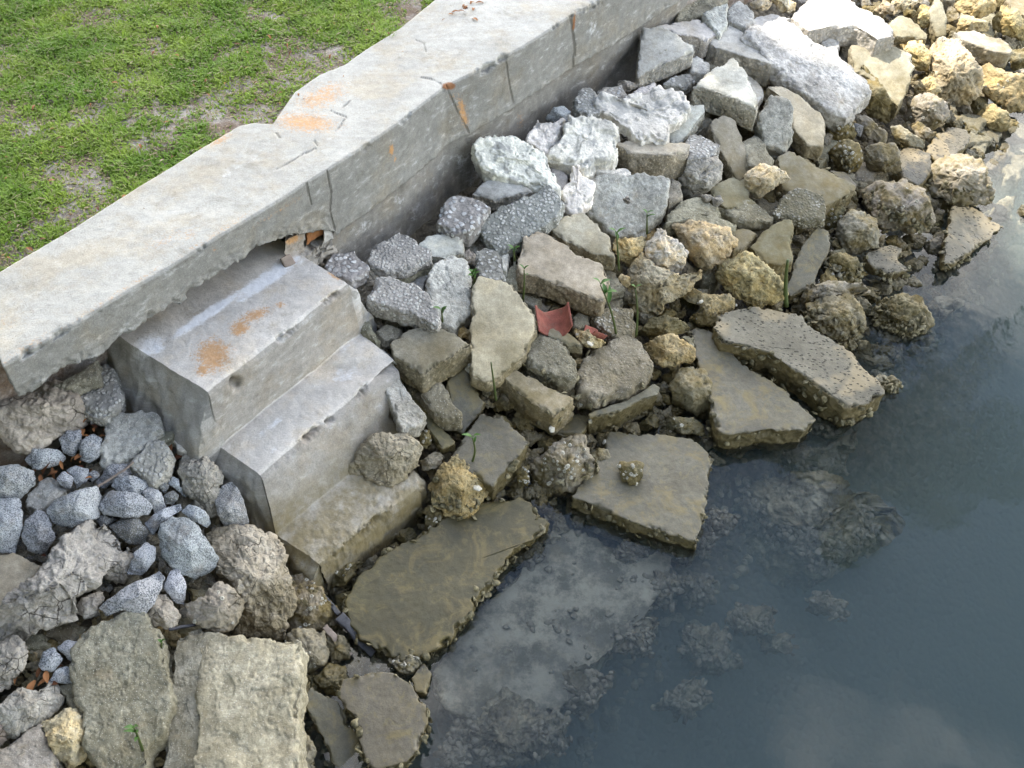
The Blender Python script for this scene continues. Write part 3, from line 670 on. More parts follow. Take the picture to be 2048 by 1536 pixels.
def slab_mesh(P2, th, bev, step, jag, a_top, a_side, flare, mat, name, seed, lean, terr=0.):
    c = P2.mean(0); 
    from_c = P2 - c; area = P2[:, 0] * np.roll(P2[:, 1], -1) - np.roll(P2[:, 0], -1) * P2[:, 1]; A_ = area.sum() / 2
    if A_ < 0: P2 = P2[::-1]; area = -area[::-1]
    area = P2[:, 0] * np.roll(P2[:, 1], -1) - np.roll(P2[:, 0], -1) * P2[:, 1]; A_ = area.sum() / 2
    c = ((P2 + np.roll(P2, -1, 0)) * area[:, None]).sum(0) / (6 * A_)
    O, nr = outline(P2, step, jag, seed); M = len(O); r = np.linalg.norm(O - c, axis=1); size = np.sqrt(abs(A_))
    rows, sd_ = [], []
    nt = int(max(8, min(70, r.mean() / step))); bev = min(bev, th * .3, size * .12)
    for k in range(nt):
        f = (k + .4) / (nt - .6); p = c + (O - c) * (f * (1 - bev / np.maximum(r, bev * 2)))[:, None]; rows.append(np.hstack([p, np.zeros((M, 1))])); sd_.append(0.)
    for k in range(1, 4):
        a = k / 3 * pi / 2; p = O - nr * bev * (1 - sin(a)); rows.append(np.hstack([p, np.full((M, 1), -bev * (1 - cos(a)))])); sd_.append((.15, .6, 1.)[k - 1])
    ns = int(max(5, min(60, th / step)))
    for k in range(1, ns + 1):
        z = -bev - (th - bev) * k / ns; p = O + nr * (flare * (-z)) ; rows.append(np.hstack([p, np.full((M, 1), z)])); sd_.append(1.)
    for f in (.9, .6, .3): rows.append(np.hstack([c + (O - c) * f, np.full((M, 1), -th)])); sd_.append(1.)
    A = np.stack(rows); sd_ = np.array(sd_); A[..., :2] += lean * A[..., 2:3]
    A -= np.array([c[0], c[1], 0]); F = A.reshape(-1, 3); N = grid_normals(A).reshape(-1, 3); s_ = np.repeat(sd_, M); off = seed * 7.31
    Q = F + off
    amp_t = a_top * size; amp_s = a_side * size
    d = fbm(Q, 2.2 / size, 3, .5, 3) * (amp_t * 1.2 * (1 - s_) + amp_s * s_) + fbm(Q, 7 / size, 4, .6, 5) * (amp_t * .45 * (1 - s_) + amp_s * .8 * s_) + fbm(Q, 48, 4, .65, 9) * (.0012 * (1 - s_) + .0085 * s_)
    if terr:
        tn = fbm(Q, 3.2 / size, 4, .6, 33); d += terr * size * (np.clip((tn - .02) / .06, 0, 1) + .8 * np.clip((tn + .22) / .06, 0, 1) - .85) * np.where(s_ > .5, .5, 1.)
    ed = np.repeat(np.exp(-((np.arange(len(rows)) - (nt + .5)) / 2.6) ** 2), M)
    chip = np.maximum(0, fbm(Q, 20, 4, .65, 13) + .0) * ed
    F = F + N * d[:, None]; F[:, 2] -= chip * min(.05, th * .5); F[:, :2] *= (1 - chip * .10)[:, None]
    return close(F.reshape(A.shape), sd_, mat, name), c
def lump_mesh(P2, h, hb, step, jag, amp, facets, mat, name, seed, upv, pits=0.):
    area = P2[:, 0] * np.roll(P2[:, 1], -1) - np.roll(P2[:, 0], -1) * P2[:, 1]; A_ = area.sum() / 2
    if A_ < 0: P2 = P2[::-1]; area = P2[:, 0] * np.roll(P2[:, 1], -1) - np.roll(P2[:, 0], -1) * P2[:, 1]; A_ = area.sum() / 2
    c = ((P2 + np.roll(P2, -1, 0)) * area[:, None]).sum(0) / (6 * A_); size = np.sqrt(A_)
    O, nr = outline(P2, step, jag, seed); M = len(O); rs = np.random.RandomState(seed * 13 + 5)
    n = int(max(12, min(80, .62 * size / step))); rows = []; sd_ = []
    for k in range(n):
        a = (k + .3) / n * pi / 2; f = sin(a); z = h * cos(a) ** .62; rows.append(np.hstack([(O - c) * f, np.full((M, 1), z)])); sd_.append(f ** 2)
    for k in range(9):
        a = (k) / 9 * pi / 2; f = cos(a); z = -hb * sin(a) ** .8; rows.append(np.hstack([(O - c) * f, np.full((M, 1), z)])); sd_.append(1.)
    A = np.stack(rows); F = A.reshape(-1, 3); R_ = size * .56
    for k in range(facets):
        if k == 0: nn = np.array(upv) + rs.normal(0, .12, 3)
        else:
            ph = 2 * pi * (k + rs.uniform(-.35, .35)) / facets + seed; s_ = rs.uniform(.35, 1.15); nn = np.array([cos(ph) * s_, sin(ph) * s_, 1.])
        nn /= np.linalg.norm(nn); sup = R_ * np.hypot(nn[0], nn[1]) * .62 + h * nn[2] * .62
        over = F @ nn - sup * rs.uniform(.60, .92); over = np.where(F[:, 2] > -.3 * hb, over, 0)
        F = F - nn * np.maximum(over, 0)[:, None] * .92
    A = F.reshape(A.shape); N = grid_normals(A).reshape(-1, 3); Q = F + seed * 5.17
    d = fbm(Q, 2.4 / size, 3, .5, 3) * amp * size + (np.abs(fbm(Q, 6 / size, 4, .6, 5)) * -2 + .5) * amp * .7 * size + fbm(Q, 60, 4, .6, 9) * .006
    if pits: d -= pits * np.maximum(0, fbm(Q, 26, 3, .5, 21) - .05) * .05 + pits * np.maximum(0, fbm(Q, 70, 2, .5, 25) - .1) * .018
    tn = fbm(Q, 3.0 / size, 4, .6, 33); d += .030 * size * (np.clip((tn - .05) / .05, 0, 1) + np.clip((tn + .2) / .05, 0, 1) - 1.) * (0 if name == 'granite_rock' else 1)
    F = F + N * d[:, None]
    return close(F.reshape(A.shape), np.clip(np.array(sd_), 0, 1), mat, name, (0.3, 1.)), c
def shells(V, N, parent, count, size, rs, mat, name='oyster_crust', flat=False):
    bag = Bag(); na, nr_ = 9, 4
    idx = rs.choice(len(V), count)
    for i in idx:
        p = V[i]; nn = N[i]; s = size * rs.uniform(.5, 1.35); a = rs.normal(0, 1, 3); t = np.cross(nn, a); t /= np.linalg.norm(t) + 1e-9; b = np.cross(nn, t)
        ax = nn * (rs.uniform(0., .5) if flat else rs.uniform(.1, .9)) + t * 1.0; ax /= np.linalg.norm(ax)     # the shell's long axis, its hinge on the rock
        w = np.cross(ax, nn if flat else (nn + rs.normal(0, .6, 3))); w /= np.linalg.norm(w) + 1e-9; up = np.cross(w, ax)
        L = s * rs.uniform(.8, 1.3); W = s * rs.uniform(.75, 1.15); th = np.arange(na) / na * 2 * pi; pts = []
        for side_ in (1, -1):
            for k in range(nr_):
                f = (k + .0) / (nr_ - 1) if side_ > 0 else 1 - k / (nr_ - 1)
                rr = 1 + .16 * rs.normal(0, 1, na) * (f > .6)
                x = (L * .5 * (1 + np.cos(th) * f * rr)); y = W * .5 * np.sin(th) * f * rr
                z = s * (.22 * (1 - f * f) * (1 if side_ > 0 else -.2)) + .05 * s * np.sin(th * 3) * f + (0.02 * s if side_ > 0 else -.02 * s)
                pts.append(p + x[:, None] * ax + y[:, None] * w + np.broadcast_to(z, (na,))[:, None] * up)
        bag.add(np.concatenate(pts), gridq(nr_ * 2, na, True))
    o = obj(name, bag.mesh(name, mat), parent); return tag(o, kind='stuff')
def rings(V, N, parent, count, rs, rad=.0052):
    """barnacles: little open cones"""
    bag = Bag(); na = 8
    for i in rs.choice(len(V), count):
        p = V[i] - N[i] * .002; nn = N[i]; t = np.cross(nn, rs.normal(0, 1, 3)); t /= np.linalg.norm(t); b = np.cross(nn, t); r = rad * rs.uniform(.6, 1.5); th = np.arange(na) / na * 2 * pi
        pts = [p + nn * hgt * r + (np.cos(th)[:, None] * t + np.sin(th)[:, None] * b) * rr * r * (1 + .1 * rs.normal(0, 1, na))[:, None] for rr, hgt in ((1.15, 0), (.95, .5), (.7, .85), (.5, .8), (.42, .3), (.05, .25))]
        bag.add(np.concatenate(pts), gridq(6, na, True)[:, ::-1])
    return tag(obj('barnacle_patch', bag.mesh('barnacle_patch', M_WSHELL), parent), kind='stuff')
COUNT = [0]
def r(code, pts, t, lift, label, tilt=None, oy=0, bar=0, name=None, cat=None, group=None, h=None, off=None, jag=None, z=None, flare=None, lab=None):
    """code: kind letter + colour letter; pts: outline in the units of the current batch; t: height of the visible flank there"""
    COUNT[0] += 1; seed = COUNT[0]; k, cl = code[0], code[1]
    P = poly(pts) if isinstance(pts, str) else np.asarray(pts, float)
    P = np.stack([OX + P[:, 0] * SCL, OY + P[:, 1] * SCL], -1); ALL_POLYS.append(P); c2 = P.mean(0); P = c2 + (P - c2) * (1.06 if k in 'CSPAGM' else 1.10)
    nm, ct = NAMES[k]; nm = name or nm; ct = cat or ct; rs = np.random.RandomState(seed)
    colr = np.array(COLR[cl]) * (.50 if k in 'SP' and (z is None or z > 0) else 1.) * (1 + .10 * rs.uniform(-1, 1)) * (1 + .03 * rs.uniform(-1, 1, 3))
    d0 = ray(*c2); ce = math.hypot(d0[0], d0[1]) / np.linalg.norm(d0)
    if k in 'CSPAGM':
        zc = (onsurf(*c2) - CAM) @ FW
        th = max(.03, t * SCL * zc / (FPX * ce)); o_ = (lift * .05 + .35 * th) if off is None else off
        C3 = onsurf(*c2, o_) if z is None else unz(c2[0], c2[1], z)
        tx, ty = tilt if tilt is not None else (.10 + rs.uniform(-.10, .10), -.08 + rs.uniform(-.10, .10))
        n = np.array([tx, ty, 1.]); n /= np.linalg.norm(n); ex = np.cross([0, 1., 0], n); ex /= np.linalg.norm(ex); ey = np.cross(n, ex)
        q = []
        for x, y in P:
            d = ray(x, y); tt = ((C3 - CAM) @ n) / (d @ n); w = CAM + d * tt - C3; q.append((w @ ex, w @ ey))
        q = np.array(q); lean = np.array([ex[2], ey[2]]) * .6
        prm = {'C': (.006, .010, .009, .022, .03), 'S': (.006, .010, .008, .028, -.10), 'P': (.007, .013, .009, .036, -.05), 'A': (.009, .014, .020, .024, .04), 'G': (.010, .018, .026, .032, .05), 'M': (.010, .028, .022, .040, .05)}[k]
        step = 2.5 * np.linalg.norm(C3 - CAM) / FPX
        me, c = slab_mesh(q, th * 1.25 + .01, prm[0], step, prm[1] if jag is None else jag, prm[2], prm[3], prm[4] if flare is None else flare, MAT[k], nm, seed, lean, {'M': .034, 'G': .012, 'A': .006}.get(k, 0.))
        R = np.stack([ex, ey, n], 1); loc = C3 + R @ np.array([c[0], c[1], 0])
    else:
        size_px = np.sqrt(abs(np.sum(P[:, 0] * np.roll(P[:, 1], -1) - np.roll(P[:, 0], -1) * P[:, 1])) / 2)
        zc = (onsurf(*c2) - CAM) @ FW; size = size_px * zc / FPX
        hh = size * (.42 if h is None else h); o_ = lift * .05 if off is None else off
        C3 = onsurf(*c2, o_) if z is None else unz(c2[0], c2[1], z)
        n = -d0 / np.linalg.norm(d0); ex = np.cross([0, 1., 0], n); ex /= np.linalg.norm(ex); ey = np.cross(n, ex)
        q = []
        for x, y in P:
            d = ray(x, y); tt = ((C3 - CAM) @ n) / (d @ n); w = CAM + d * tt - C3; q.append((w @ ex, w @ ey))
        q = np.array(q); upv = (ex[2], ey[2], n[2])
        prm = {'L': (.014, .028, 9, .45), 'N': (.009, .014, 12, 0.), 'B': (.014, .028, 9, .35), 'W': (.014, .030, 8, .4)}[k]
        step = 2.5 * np.linalg.norm(C3 - CAM) / FPX
        me, c = lump_mesh(q, hh, size * .45, step, prm[0] if jag is None else jag, prm[1], prm[2], MAT[k], nm, seed, upv, prm[3])
        R = np.stack([ex, ey, n], 1); loc = C3 + R @ np.array([c[0], c[1], 0])
    o = obj(nm, me, None, loc)
    from mathutils import Matrix
    o.rotation_euler = Matrix(R.tolist()).to_euler(); o.color = (*colr, 1)
    tag(o, label, ct, group)
    if oy or bar:
        V = np.zeros(len(me.vertices) * 3, np.float32); me.vertices.foreach_get('co', V); V = V.reshape(-1, 3).astype(float)
        N = np.zeros(len(V) * 3, np.float32); me.vertices.foreach_get('normal', N); N = N.reshape(-1, 3).astype(float)
        S = np.zeros(len(V), np.float32); me.attributes['side'].data.foreach_get('value', S)
        Wp = V @ R.T + loc; Nw = N @ R.T
        vis = ((Wp - CAM) * Nw).sum(1) < .1
        if oy:
            zt = loc[2] + .02 if k not in 'SP' else 9
            m = vis & ((S > .12) if (z is None or z > -.03 or k in 'SP') else (S > -1)) & (Wp[:, 2] < zt) & (Wp[:, 2] > -.25)
            if z is not None and z < -.03 and k in 'SP': m = m | (vis & (rs.uniform(0, 1, len(S)) < .06))
            if m.sum() > 20: shells(V[m], N[m], o, oy if z is None or z > -.03 else oy * 2, .024 if z is None or z > -.03 else .021, rs, M_SHELL, flat=(z is not None and z < -.03))
        if bar:
            m = vis & (Wp[:, 2] > -.1)
            if m.sum() > 20: rings(V[m], N[m], o, bar, rs)
    return o
# ---------------------------------------------------------------- the rubble, stone by stone
S7 = 700 / 2048
batch(600, 360, S7)          # beside the steps
r('Ag', '805,250 830,150 920,75 1000,90 1105,160 985,290 900,300', 70, 1, 'light pebble-faced concrete chunk leaning at the wall foot above a dark gap')
r('Ag', '1045,235 1200,135 1390,75 1450,35 1530,130 1490,225 1390,290 1240,395 1170,420 1110,360', 40, 1.5, 'largest pebble-faced grey concrete chunk, oblong, below the thin blue-grey wedge', tilt=(.05, -.45))
r('Ag', '395,470 450,380 580,305 650,330 690,385 760,405 765,455 600,520 500,520', 30, 1, 'flat pebble-faced chunk with a smooth grey front edge by the wall foot')
r('Cg', '700,380 760,330 945,300 955,420 860,445 770,440', 50, .5, 'small smooth grey slab between two pebble-faced chunks under the wall')
r('Ag', '140,500 200,430 320,415 385,480 385,520 300,590 270,575 200,560', 40, 1, 'rounded pebble-faced chunk touching the inner corner of the top step')
r('Bp', '290,600 385,480 460,490 495,550 440,650 370,725 310,730', 0, 0, 'smooth pinkish brown stone wedged beside the top step', h=.3)
r('Al', '400,705 450,570 530,565 650,600 740,660 810,800 790,850 660,780 500,740', 60, 2, 'whitest pebble-faced chunk, slanting, next to the second step', tilt=(.1, -.3))
r('Gg', '735,600 790,490 880,435 985,480 1000,560 990,640 1010,760 890,850 800,800 760,680', 50, 1.2, 'tall grey concrete chunk with a pebbly shoulder above the square tan slab', tilt=(.25, -.3))
r('Ag', '1030,420 1130,395 1165,450 1190,570 1130,600 1050,580', 30, .6, 'small upright pebbly chunk above the long pointed tan slab')
r('Gd', '1195,600 1230,500 1260,455 1285,520 1270,610', 20, .3, 'narrow dark grey splinter left of the large tilted tan slab'.replace('left of', 'beside'))
r('Mw', '1175,450 1200,430 1220,480 1210,530 1185,520', 15, .5, 'tiny white mortar flake above the dark grey splinter')
r('Ct', '1290,500 1320,340 1390,310 1500,340 1600,420 1750,490 1800,570 1755,690 1600,640 1400,560 1290,540', 80, 1.6, 'large smooth tan slab with thick dark front edge above the red tile', tilt=(.1, -.22))
r('Ct', '1465,280 1500,225 1650,195 1740,260 1800,330 1830,440 1700,420 1560,350', 60, 1, 'half-round pale tan slab resting against the large smooth tan slab', tilt=(.05, -.25))
r('Ct', '1015,650 1060,580 1240,620 1370,800 1385,870 1325,960 1310,1000 1170,1130 1100,1170 1010,1130', 50, 2, 'long pointed tan slab standing on end in the middle of the rubble', tilt=(.15, -.35))
r('Cs', '540,950 640,880 790,860 920,910 990,950 710,1120 560,1020', 90, 1.5, 'thick squarish tan-grey slab with worn rim beside the broken step corner', tilt=(.0, -.08))
r('Gl', '985,950 1050,945 1055,1010 1000,1090 965,1080', 30, .4, 'small light chunk squeezed between the square slab and the pointed slab')
r('Gg', '480,1200 560,1110 640,1250 740,1370 700,1440 600,1450 570,1380', 40, 1.5, 'ochre-edged corner piece cracked off the middle step', tilt=(.3, -.2))
r('So', '610,1240 700,1300 900,1530 830,1560 740,1440', 30, -.5, 'long dark olive bar of concrete running down from the broken step corner')
r('Gs', '715,1250 820,1185 940,1350 930,1390 840,1400 790,1390', 50, .6, 'triangular brownish chunk under the thick squarish slab', tilt=(.1, -.3))
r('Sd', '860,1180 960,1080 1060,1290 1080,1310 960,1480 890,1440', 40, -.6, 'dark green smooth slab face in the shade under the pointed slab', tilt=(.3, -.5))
r('Gs', '315,740 350,735 460,930 440,950 340,860', 25, .4, 'thin grey slab edge sticking up along the side of the steps')
r('Gs', '440,880 500,840 600,860 570,930 480,940', 30, .2, 'small grey-brown stone in the gap above the square slab')
r('Ly', '900,880 960,850 1000,890 1000,940 940,920', 0, .3, 'small yellow stone behind the upper corner of the square slab')
r('Gd', '540,560 640,500 770,470 780,510 640,560 570,580', 18, .3, 'thin dark flake lying above the whitest pebble-faced chunk')
r('Ag', '590,580 700,530 760,560 720,640 600,640', 20, -.2, 'grey pebbly fragment behind the whitest pebble-faced chunk')
r('Bp', '940,440 990,400 1020,440 1045,500 980,500', 0, .1, 'small pink-tan stone beside the small upright pebbly chunk')
r('Gd', '1790,520 1850,540 1900,630 1780,680', 30, -.2, 'dark grey stone under the corner of the large tilted tan slab')
r('Ly', '1860,590 1880,545 1940,580 1920,625', 0, .2, 'small knobbly cream stone beside the big cream limestone')
r('Gd', '1280,660 1350,680 1420,690 1370,740 1320,720', 25, -.3, 'dark stone showing behind the red roof tile')
r('Bg', '0,330 60,300 140,310 190,370 170,420 80,460 0,440', 0, -.2, 'crumbly grey lump under the rusty pocket in the wall')
batch(950, 620, 500 / 2048)  # the middle
r('Gd', '420,240 440,200 560,190 700,240 750,290 760,360 800,420 810,520 700,560 520,470 420,400 430,330', 120, 1.2, 'dark coarse concrete chunk crusted below, under the red tile', oy=26)
r('Cd', '615,155 700,150 780,190 850,260 880,290 760,270 610,205', 35, 1.6, 'thin flat grey shard leaning on the red roof tile')
r('Ly', '820,160 930,150 960,200 1010,240 1070,270 1030,305 930,300 850,245', 0, 1.6, 'yellow stone with a round white shell stuck on it', bar=5)
r('Gs', '830,520 900,400 1100,260 1220,200 1350,250 1430,370 1440,470 1390,560 1300,640 1160,660 1000,730 880,640', 60, 1.2, 'broad dark grey chunk with a smooth top in the middle of the rubble', oy=10, tilt=(.1, -.15))
r('Ct', '215,520 340,490 520,590 795,720 700,800 640,850 430,720 290,600', 130, .9, 'tan kerb-shaped chunk with ochre broken face and a dark hollow below', tilt=(.05, -.12), oy=6)
r('Ss', '945,830 1200,760 1460,610 1500,640 1500,690 1370,730 1240,800 950,880', 130, .6, 'olive wedge of concrete with a yellow patch on its front', tilt=(.1, -.1), oy=6)
r('Ly', '1370,280 1500,230 1620,215 1700,250 1790,330 1780,410 1700,440 1640,490 1520,460 1440,400', 0, .8, 'bright ochre knobbly limestone between the dark chunk and the triangular slab')
r('Wo', '1350,190 1420,90 1530,50 1700,100 1750,160 1650,230 1450,235', 0, .2, 'mossy brown-green stone behind the bright ochre limestone')
r('Ws', '1610,640 1690,480 1780,465 1870,500 1920,640 1930,820 1800,850 1700,800 1620,780', 0, .5, 'squat olive-grey block beside the long edge of the triangular slab', h=.5)
r('Ws', '1520,1000 1570,880 1800,870 1880,1000 1890,1040 1750,1010', 0, .1, 'flat ochre-topped stone above the large flat wet slab', h=.3, bar=6)
r('Wn', '960,1210 990,1150 1080,1150 1105,1210 1060,1260 980,1270', 0, .2, 'fist-sized yellow stone beside the corner of the large flat wet slab')
r('Ws', '790,780 830,710 900,730 910,810 840,830', 0, .1, 'small barnacle-covered knob between the kerb-shaped chunk and the olive wedge', bar=8)
r('Ly', '805,420 850,395 890,420 870,480 820,475', 0, .2, 'tiny yellow stone in the gap between the two dark grey chunks')
r('Gs', '1690,220 1740,200 1800,210 1800,310 1750,300', 25, .2, 'small grey stone at the tip of the triangular slab')
r('Wn', '440,1320 600,1180 690,1060 880,1040 920,1200 1000,1300 990,1400 760,1500 560,1440 450,1400', 0, .3, 'large yellow-brown rock studded with barnacles beside the flat wet slab', bar=46, oy=14)
r('So', '640,990 780,870 930,850 900,970 870,1010 740,1010', 40, -.3, 'mossy green slab end under the olive wedge')
r('Gs', '800,60 850,10 930,30 940,110 850,150 820,130', 40, .1, 'grey stone showing between the two red tile pieces')
r('As', '970,80 1050,0 1150,-20 1280,-10 1300,100 1290,215 1140,205 1060,150', 60, .6, 'grey pebble-speckled chunk behind the small red tile piece')
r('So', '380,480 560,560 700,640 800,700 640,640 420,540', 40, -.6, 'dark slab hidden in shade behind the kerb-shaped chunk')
batch(0, 0, 1.)
r('Ss', '962,830 1000,833 1055,885 985,968 905,912', 32, .3, 'wet square-ended slab with a dark right flank below the long pointed slab'.replace('right ', ''), oy=8, tilt=(-.02, -.1))
r('Ss', '1155,990 1190,930 1225,870 1290,867 1340,876 1385,884 1420,915 1408,1000 1392,1078 1270,1040', 46, 1.0, 'large flat grey wet slab at the water carrying a small barnacled stone', oy=60, tilt=(.03, -.02), off=.07)
r('Ss', '1388,666 1410,662 1440,682 1480,725 1560,775 1625,835 1605,855 1540,855 1462,864 1440,858 1415,770', 36, .7, 'triangular smooth grey wet slab under the pitted slab', oy=40, tilt=(.05, -.10))
batch(1200, 360, S7)
r('Ps', '695,870 720,800 800,770 930,755 1100,785 1180,800 1250,880 1390,950 1500,1060 1600,1160 1640,1230 1560,1290 1440,1310 1330,1230 1200,1140 1000,1010 850,960 740,940', 110, 1.5, 'long pitted slab, dry tan at one end, reaching into the water', tilt=(.12, -.08), oy=60)
r('Lw', '265,400 300,320 340,280 420,350 520,420 510,450 480,550 380,545 300,500', 0, 1.6, 'white-topped limestone block perched on the big cream limestone')
r('Lc', '420,260 480,245 620,250 740,290 795,350 790,390 720,450 610,525 560,480 500,400 470,330', 0, 1.4, 'pale pitted limestone with a deep hollow, beside the white-topped block')
r('Gs', '385,260 410,180 480,120 580,100 690,150 690,230 790,250 740,290 620,250 480,245', 50, .7, 'tan-grey coarse chunk behind the pale pitted limestone')
r('Lc', '160,660 180,500 250,430 330,520 470,555 600,530 590,580 470,680 370,720 360,760 240,800 190,760', 0, .6, 'big cream limestone with smooth grey patch under the white-topped block')
r('Ly', '85,380 110,340 270,330 270,370 170,520 110,460', 0, .6, 'small wedge of cream limestone beside the seedling stem')
r('Ly', '665,550 690,490 790,440 880,440 960,500 1040,580 1070,660 1000,720 900,750 820,700 740,640 690,610', 0, 1, 'rounded golden limestone boulder above the pitted slab')
r('Ly', '480,660 530,640 640,680 750,670 780,740 760,800 650,850 520,820 590,740 500,690', 0, .5, 'curved yellow rock arching over a dark hole', bar=5)
r('Cs', '890,390 960,310 1050,235 1125,230 1125,300 1115,360 1130,470 1040,490 960,470', 50, .9, 'tan-olive slab, shoulder-shaped, beside a thick green stem', tilt=(-.05, -.3))
r('Ss', '1120,560 1180,400 1270,280 1340,310 1345,380 1290,500 1250,600 1130,670 1080,640', 30, .1, 'dark sloping slab with ochre end behind the thick green stem', tilt=(.1, -.3))
r('Cd', '760,290 850,285 920,310 860,380 780,420 790,350', 40, .3, 'small dark slab corner behind the pale pitted limestone')
r('Gs', '690,160 850,110 900,115 1020,210 1000,245 830,235', 30, .6, 'dark grey chunk with a mossy broken corner under the speckled block')
r('As', '1020,190 1070,90 1150,40 1310,80 1310,220 1180,215 1040,205', 35, 1.5, 'dark block with white speckles resting on the big tilted slab', tilt=(.05, -.4))
r('Bn', '660,110 700,95 720,130 700,150 670,150', 0, 1.3, 'tiny yellow pebble lying on the mossy broken chunk')
r('Bn', '590,95 630,85 660,100 640,120 600,115', 0, 1.1, 'tiny ochre pebble beside the yellow pebble on the mossy chunk')
r('Wn', '1400,240 1470,180 1570,190 1610,230 1620,380 1520,430 1440,420 1390,330', 0, .5, 'brown block with one smooth face beside the large oyster-edged rock', h=.5)
r('Wn', '1530,70 1640,20 1780,10 1880,60 1900,110 1940,240 1900,300 1780,290 1650,280 1610,190 1560,110', 0, 1.2, 'large olive-brown rock edged below with oysters at the water', oy=60, bar=20)
r('Ps', '1560,450 1610,400 1700,380 1765,400 1750,460 1800,520 1680,540 1600,500', 25, .2, 'small pitted slab at the water below the large oyster-edged rock', oy=24)
r('Wo', '1340,470 1400,430 1500,440 1530,500 1580,550 1500,600 1400,600 1330,560', 0, .4, 'lumpy oyster-covered rock above the thin ochre ridge', oy=46)
r('Ws', '1220,730 1300,690 1450,680 1530,740 1540,850 1500,900 1420,970 1330,900 1230,850', 0, .7, 'rounded grey boulder with ochre rim beside the pitted slab', oy=34)
r('Wn', '1120,720 1210,610 1400,600 1530,600 1570,650 1400,670 1250,700 1200,770 1130,770', 0, .3, 'low brown ridge of rock with an ochre top by the water')
r('Wo', '1570,860 1590,740 1690,690 1800,670 1880,700 1930,780 1950,850 1850,910 1700,930 1600,910', 0, .25, 'oyster reef clump sticking out of the water at the shore point', oy=130, h=.25, name='oyster_clump', cat='oyster clump')
r('Wo', '1560,1190 1640,1170 1720,1140 1770,1190 1720,1260 1640,1270 1590,1240', 0, .5, 'oyster clump at the tip of the long pitted slab', oy=70, h=.3, name='oyster_clump', cat='oyster clump')
r('Wo', '1350,490 1420,700 1330,720 1270,640 1300,560', 0, -.3, 'dark barnacled stone below the lumpy oyster-covered rock', bar=16)
r('Wo', '960,500 1060,520 1080,600 1000,620', 0, -.4, 'shaded brown stone behind the golden limestone boulder')
r('Wo', '1220,1230 1300,1300 1420,1330 1500,1380 1400,1480 1250,1470 1190,1390', 0, -.5, 'green-brown oyster bank in the water beside the triangular slab', oy=90, h=.2, name='oyster_clump', cat='oyster clump')
batch(1348, 0, S7)           # upper shore
r('Gs', '0,10 100,-40 310,-20 250,50 170,85 30,110', 30, .6, 'dark rough chunk at the wall end of the upper pile')
r('Cl', '-100,150 0,135 140,112 265,190 180,225 20,190', 80, 1, 'light grey slab behind the big rust-stained slab')
r('Gl', '180,80 230,40 310,20 318,130 270,200 210,140', 40, 1.6, 'light grey block beside the light grey slab on the upper pile')
r('Gg', '310,60 380,0 450,50 470,110 410,150 330,120', 30, 1.2, 'grey chunk between the light block and the coarse long slab')
r('Cl', '220,250 260,205 330,140 400,190 430,240 570,340 560,370 400,320 250,275', 90, 1, 'light grey pointed block with a dark front above the white triangular slab', tilt=(.1, -.1))
r('Gl', '435,210 480,170 660,110 750,200 900,300 1000,370 1140,480 1150,520 1080,600 1000,690 860,600 720,500 580,370', 60, 1.8, 'longest coarse light slab slanting down the upper pile', tilt=(.22, -.28))
r('Cl', '700,100 800,10 1000,-30 1090,40 1210,110 1290,200 1180,225 1060,150 930,150 800,180', 80, 2.0, 'bright sunlit slab with a dark broken front edge', tilt=(.05, -.05))
r('Cl', '400,190 480,100 590,80 680,110 490,175', 40, 1.2, 'pale sunlit slab behind the top of the longest coarse slab')
r('Cl', '120,500 200,430 345,340 420,430 490,590 480,630 300,545 180,510', 95, 1.9, 'pale triangular slab with a rough brown front edge', tilt=(.05, -.12))
r('Cg', '420,430 520,510 525,550 490,600 440,520', 25, .6, 'small grey slab sliver behind the pale triangular slab')
r('Ct', '550,510 600,500 730,560 860,660 880,720 870,850 780,830 690,740 690,640 640,560', 60, 1.2, 'tan slab lying under the longest coarse slab', tilt=(.15, -.25))
r('Gn', '510,640 570,560 640,550 690,620 680,780 660,880 540,840 500,700', 50, 1.8, 'upright brown-grey coarse chunk leaning on the tan slab', tilt=(-.05, -.5))
r('Gs', '400,840 470,790 530,850 590,940 560,990 440,960', 40, .8, 'grey coarse chunk above the pale knobbly stone')
r('Ag', '70,830 110,780 190,800 265,850 200,910 80,930', 50, 1.6, 'small pebble-faced chunk beside the thick tan block')
r('Cs', '220,720 300,680 350,700 430,900 430,1040 370,1050 290,900 240,800', 40, .8, 'narrow standing slab with a sharp ridge', tilt=(.3, -.4))
r('Bn', '40,1060 110,950 240,930 270,980 270,1050 160,1140 60,1150', 0, .8, 'brown stone with a lighter top edge beside the narrow standing slab')
r('Ct', '1060,420 1050,270 1130,265 1290,280 1390,320 1405,380 1370,480 1310,620 1240,560 1150,450', 60, 1.2, 'smooth tan rounded slab below the bright sunlit slab', tilt=(.0, -.45))
r('Gl', '860,250 920,215 970,240 960,350 900,320', 30, .8, 'small grey chunk in the notch above the longest coarse slab')
r('Wo', '1060,440 1110,380 1240,530 1270,640 1260,720 1130,660 1090,560', 0, .1, 'brown-green rock under the smooth tan rounded slab')
r('Lc', '1490,270 1560,220 1680,230 1740,330 1790,440 1790,550 1700,640 1590,600 1530,520 1520,400', 0, 1.5, 'big pale-yellow rough boulder in half sun near the upper water')
r('Ly', '1320,260 1440,240 1500,330 1490,430 1420,400 1390,320', 0, .8, 'yellow limestone between the tan rounded slab and the pale-yellow boulder')
r('Ly', '1420,490 1520,420 1560,540 1450,590 1400,560', 0, .6, 'small yellow limestone under the pale-yellow boulder')
r('Wn', '1340,700 1380,600 1480,540 1620,590 1600,690 1520,750 1400,730', 0, .6, 'blunt olive-yellow rock below the pale-yellow boulder', bar=10)
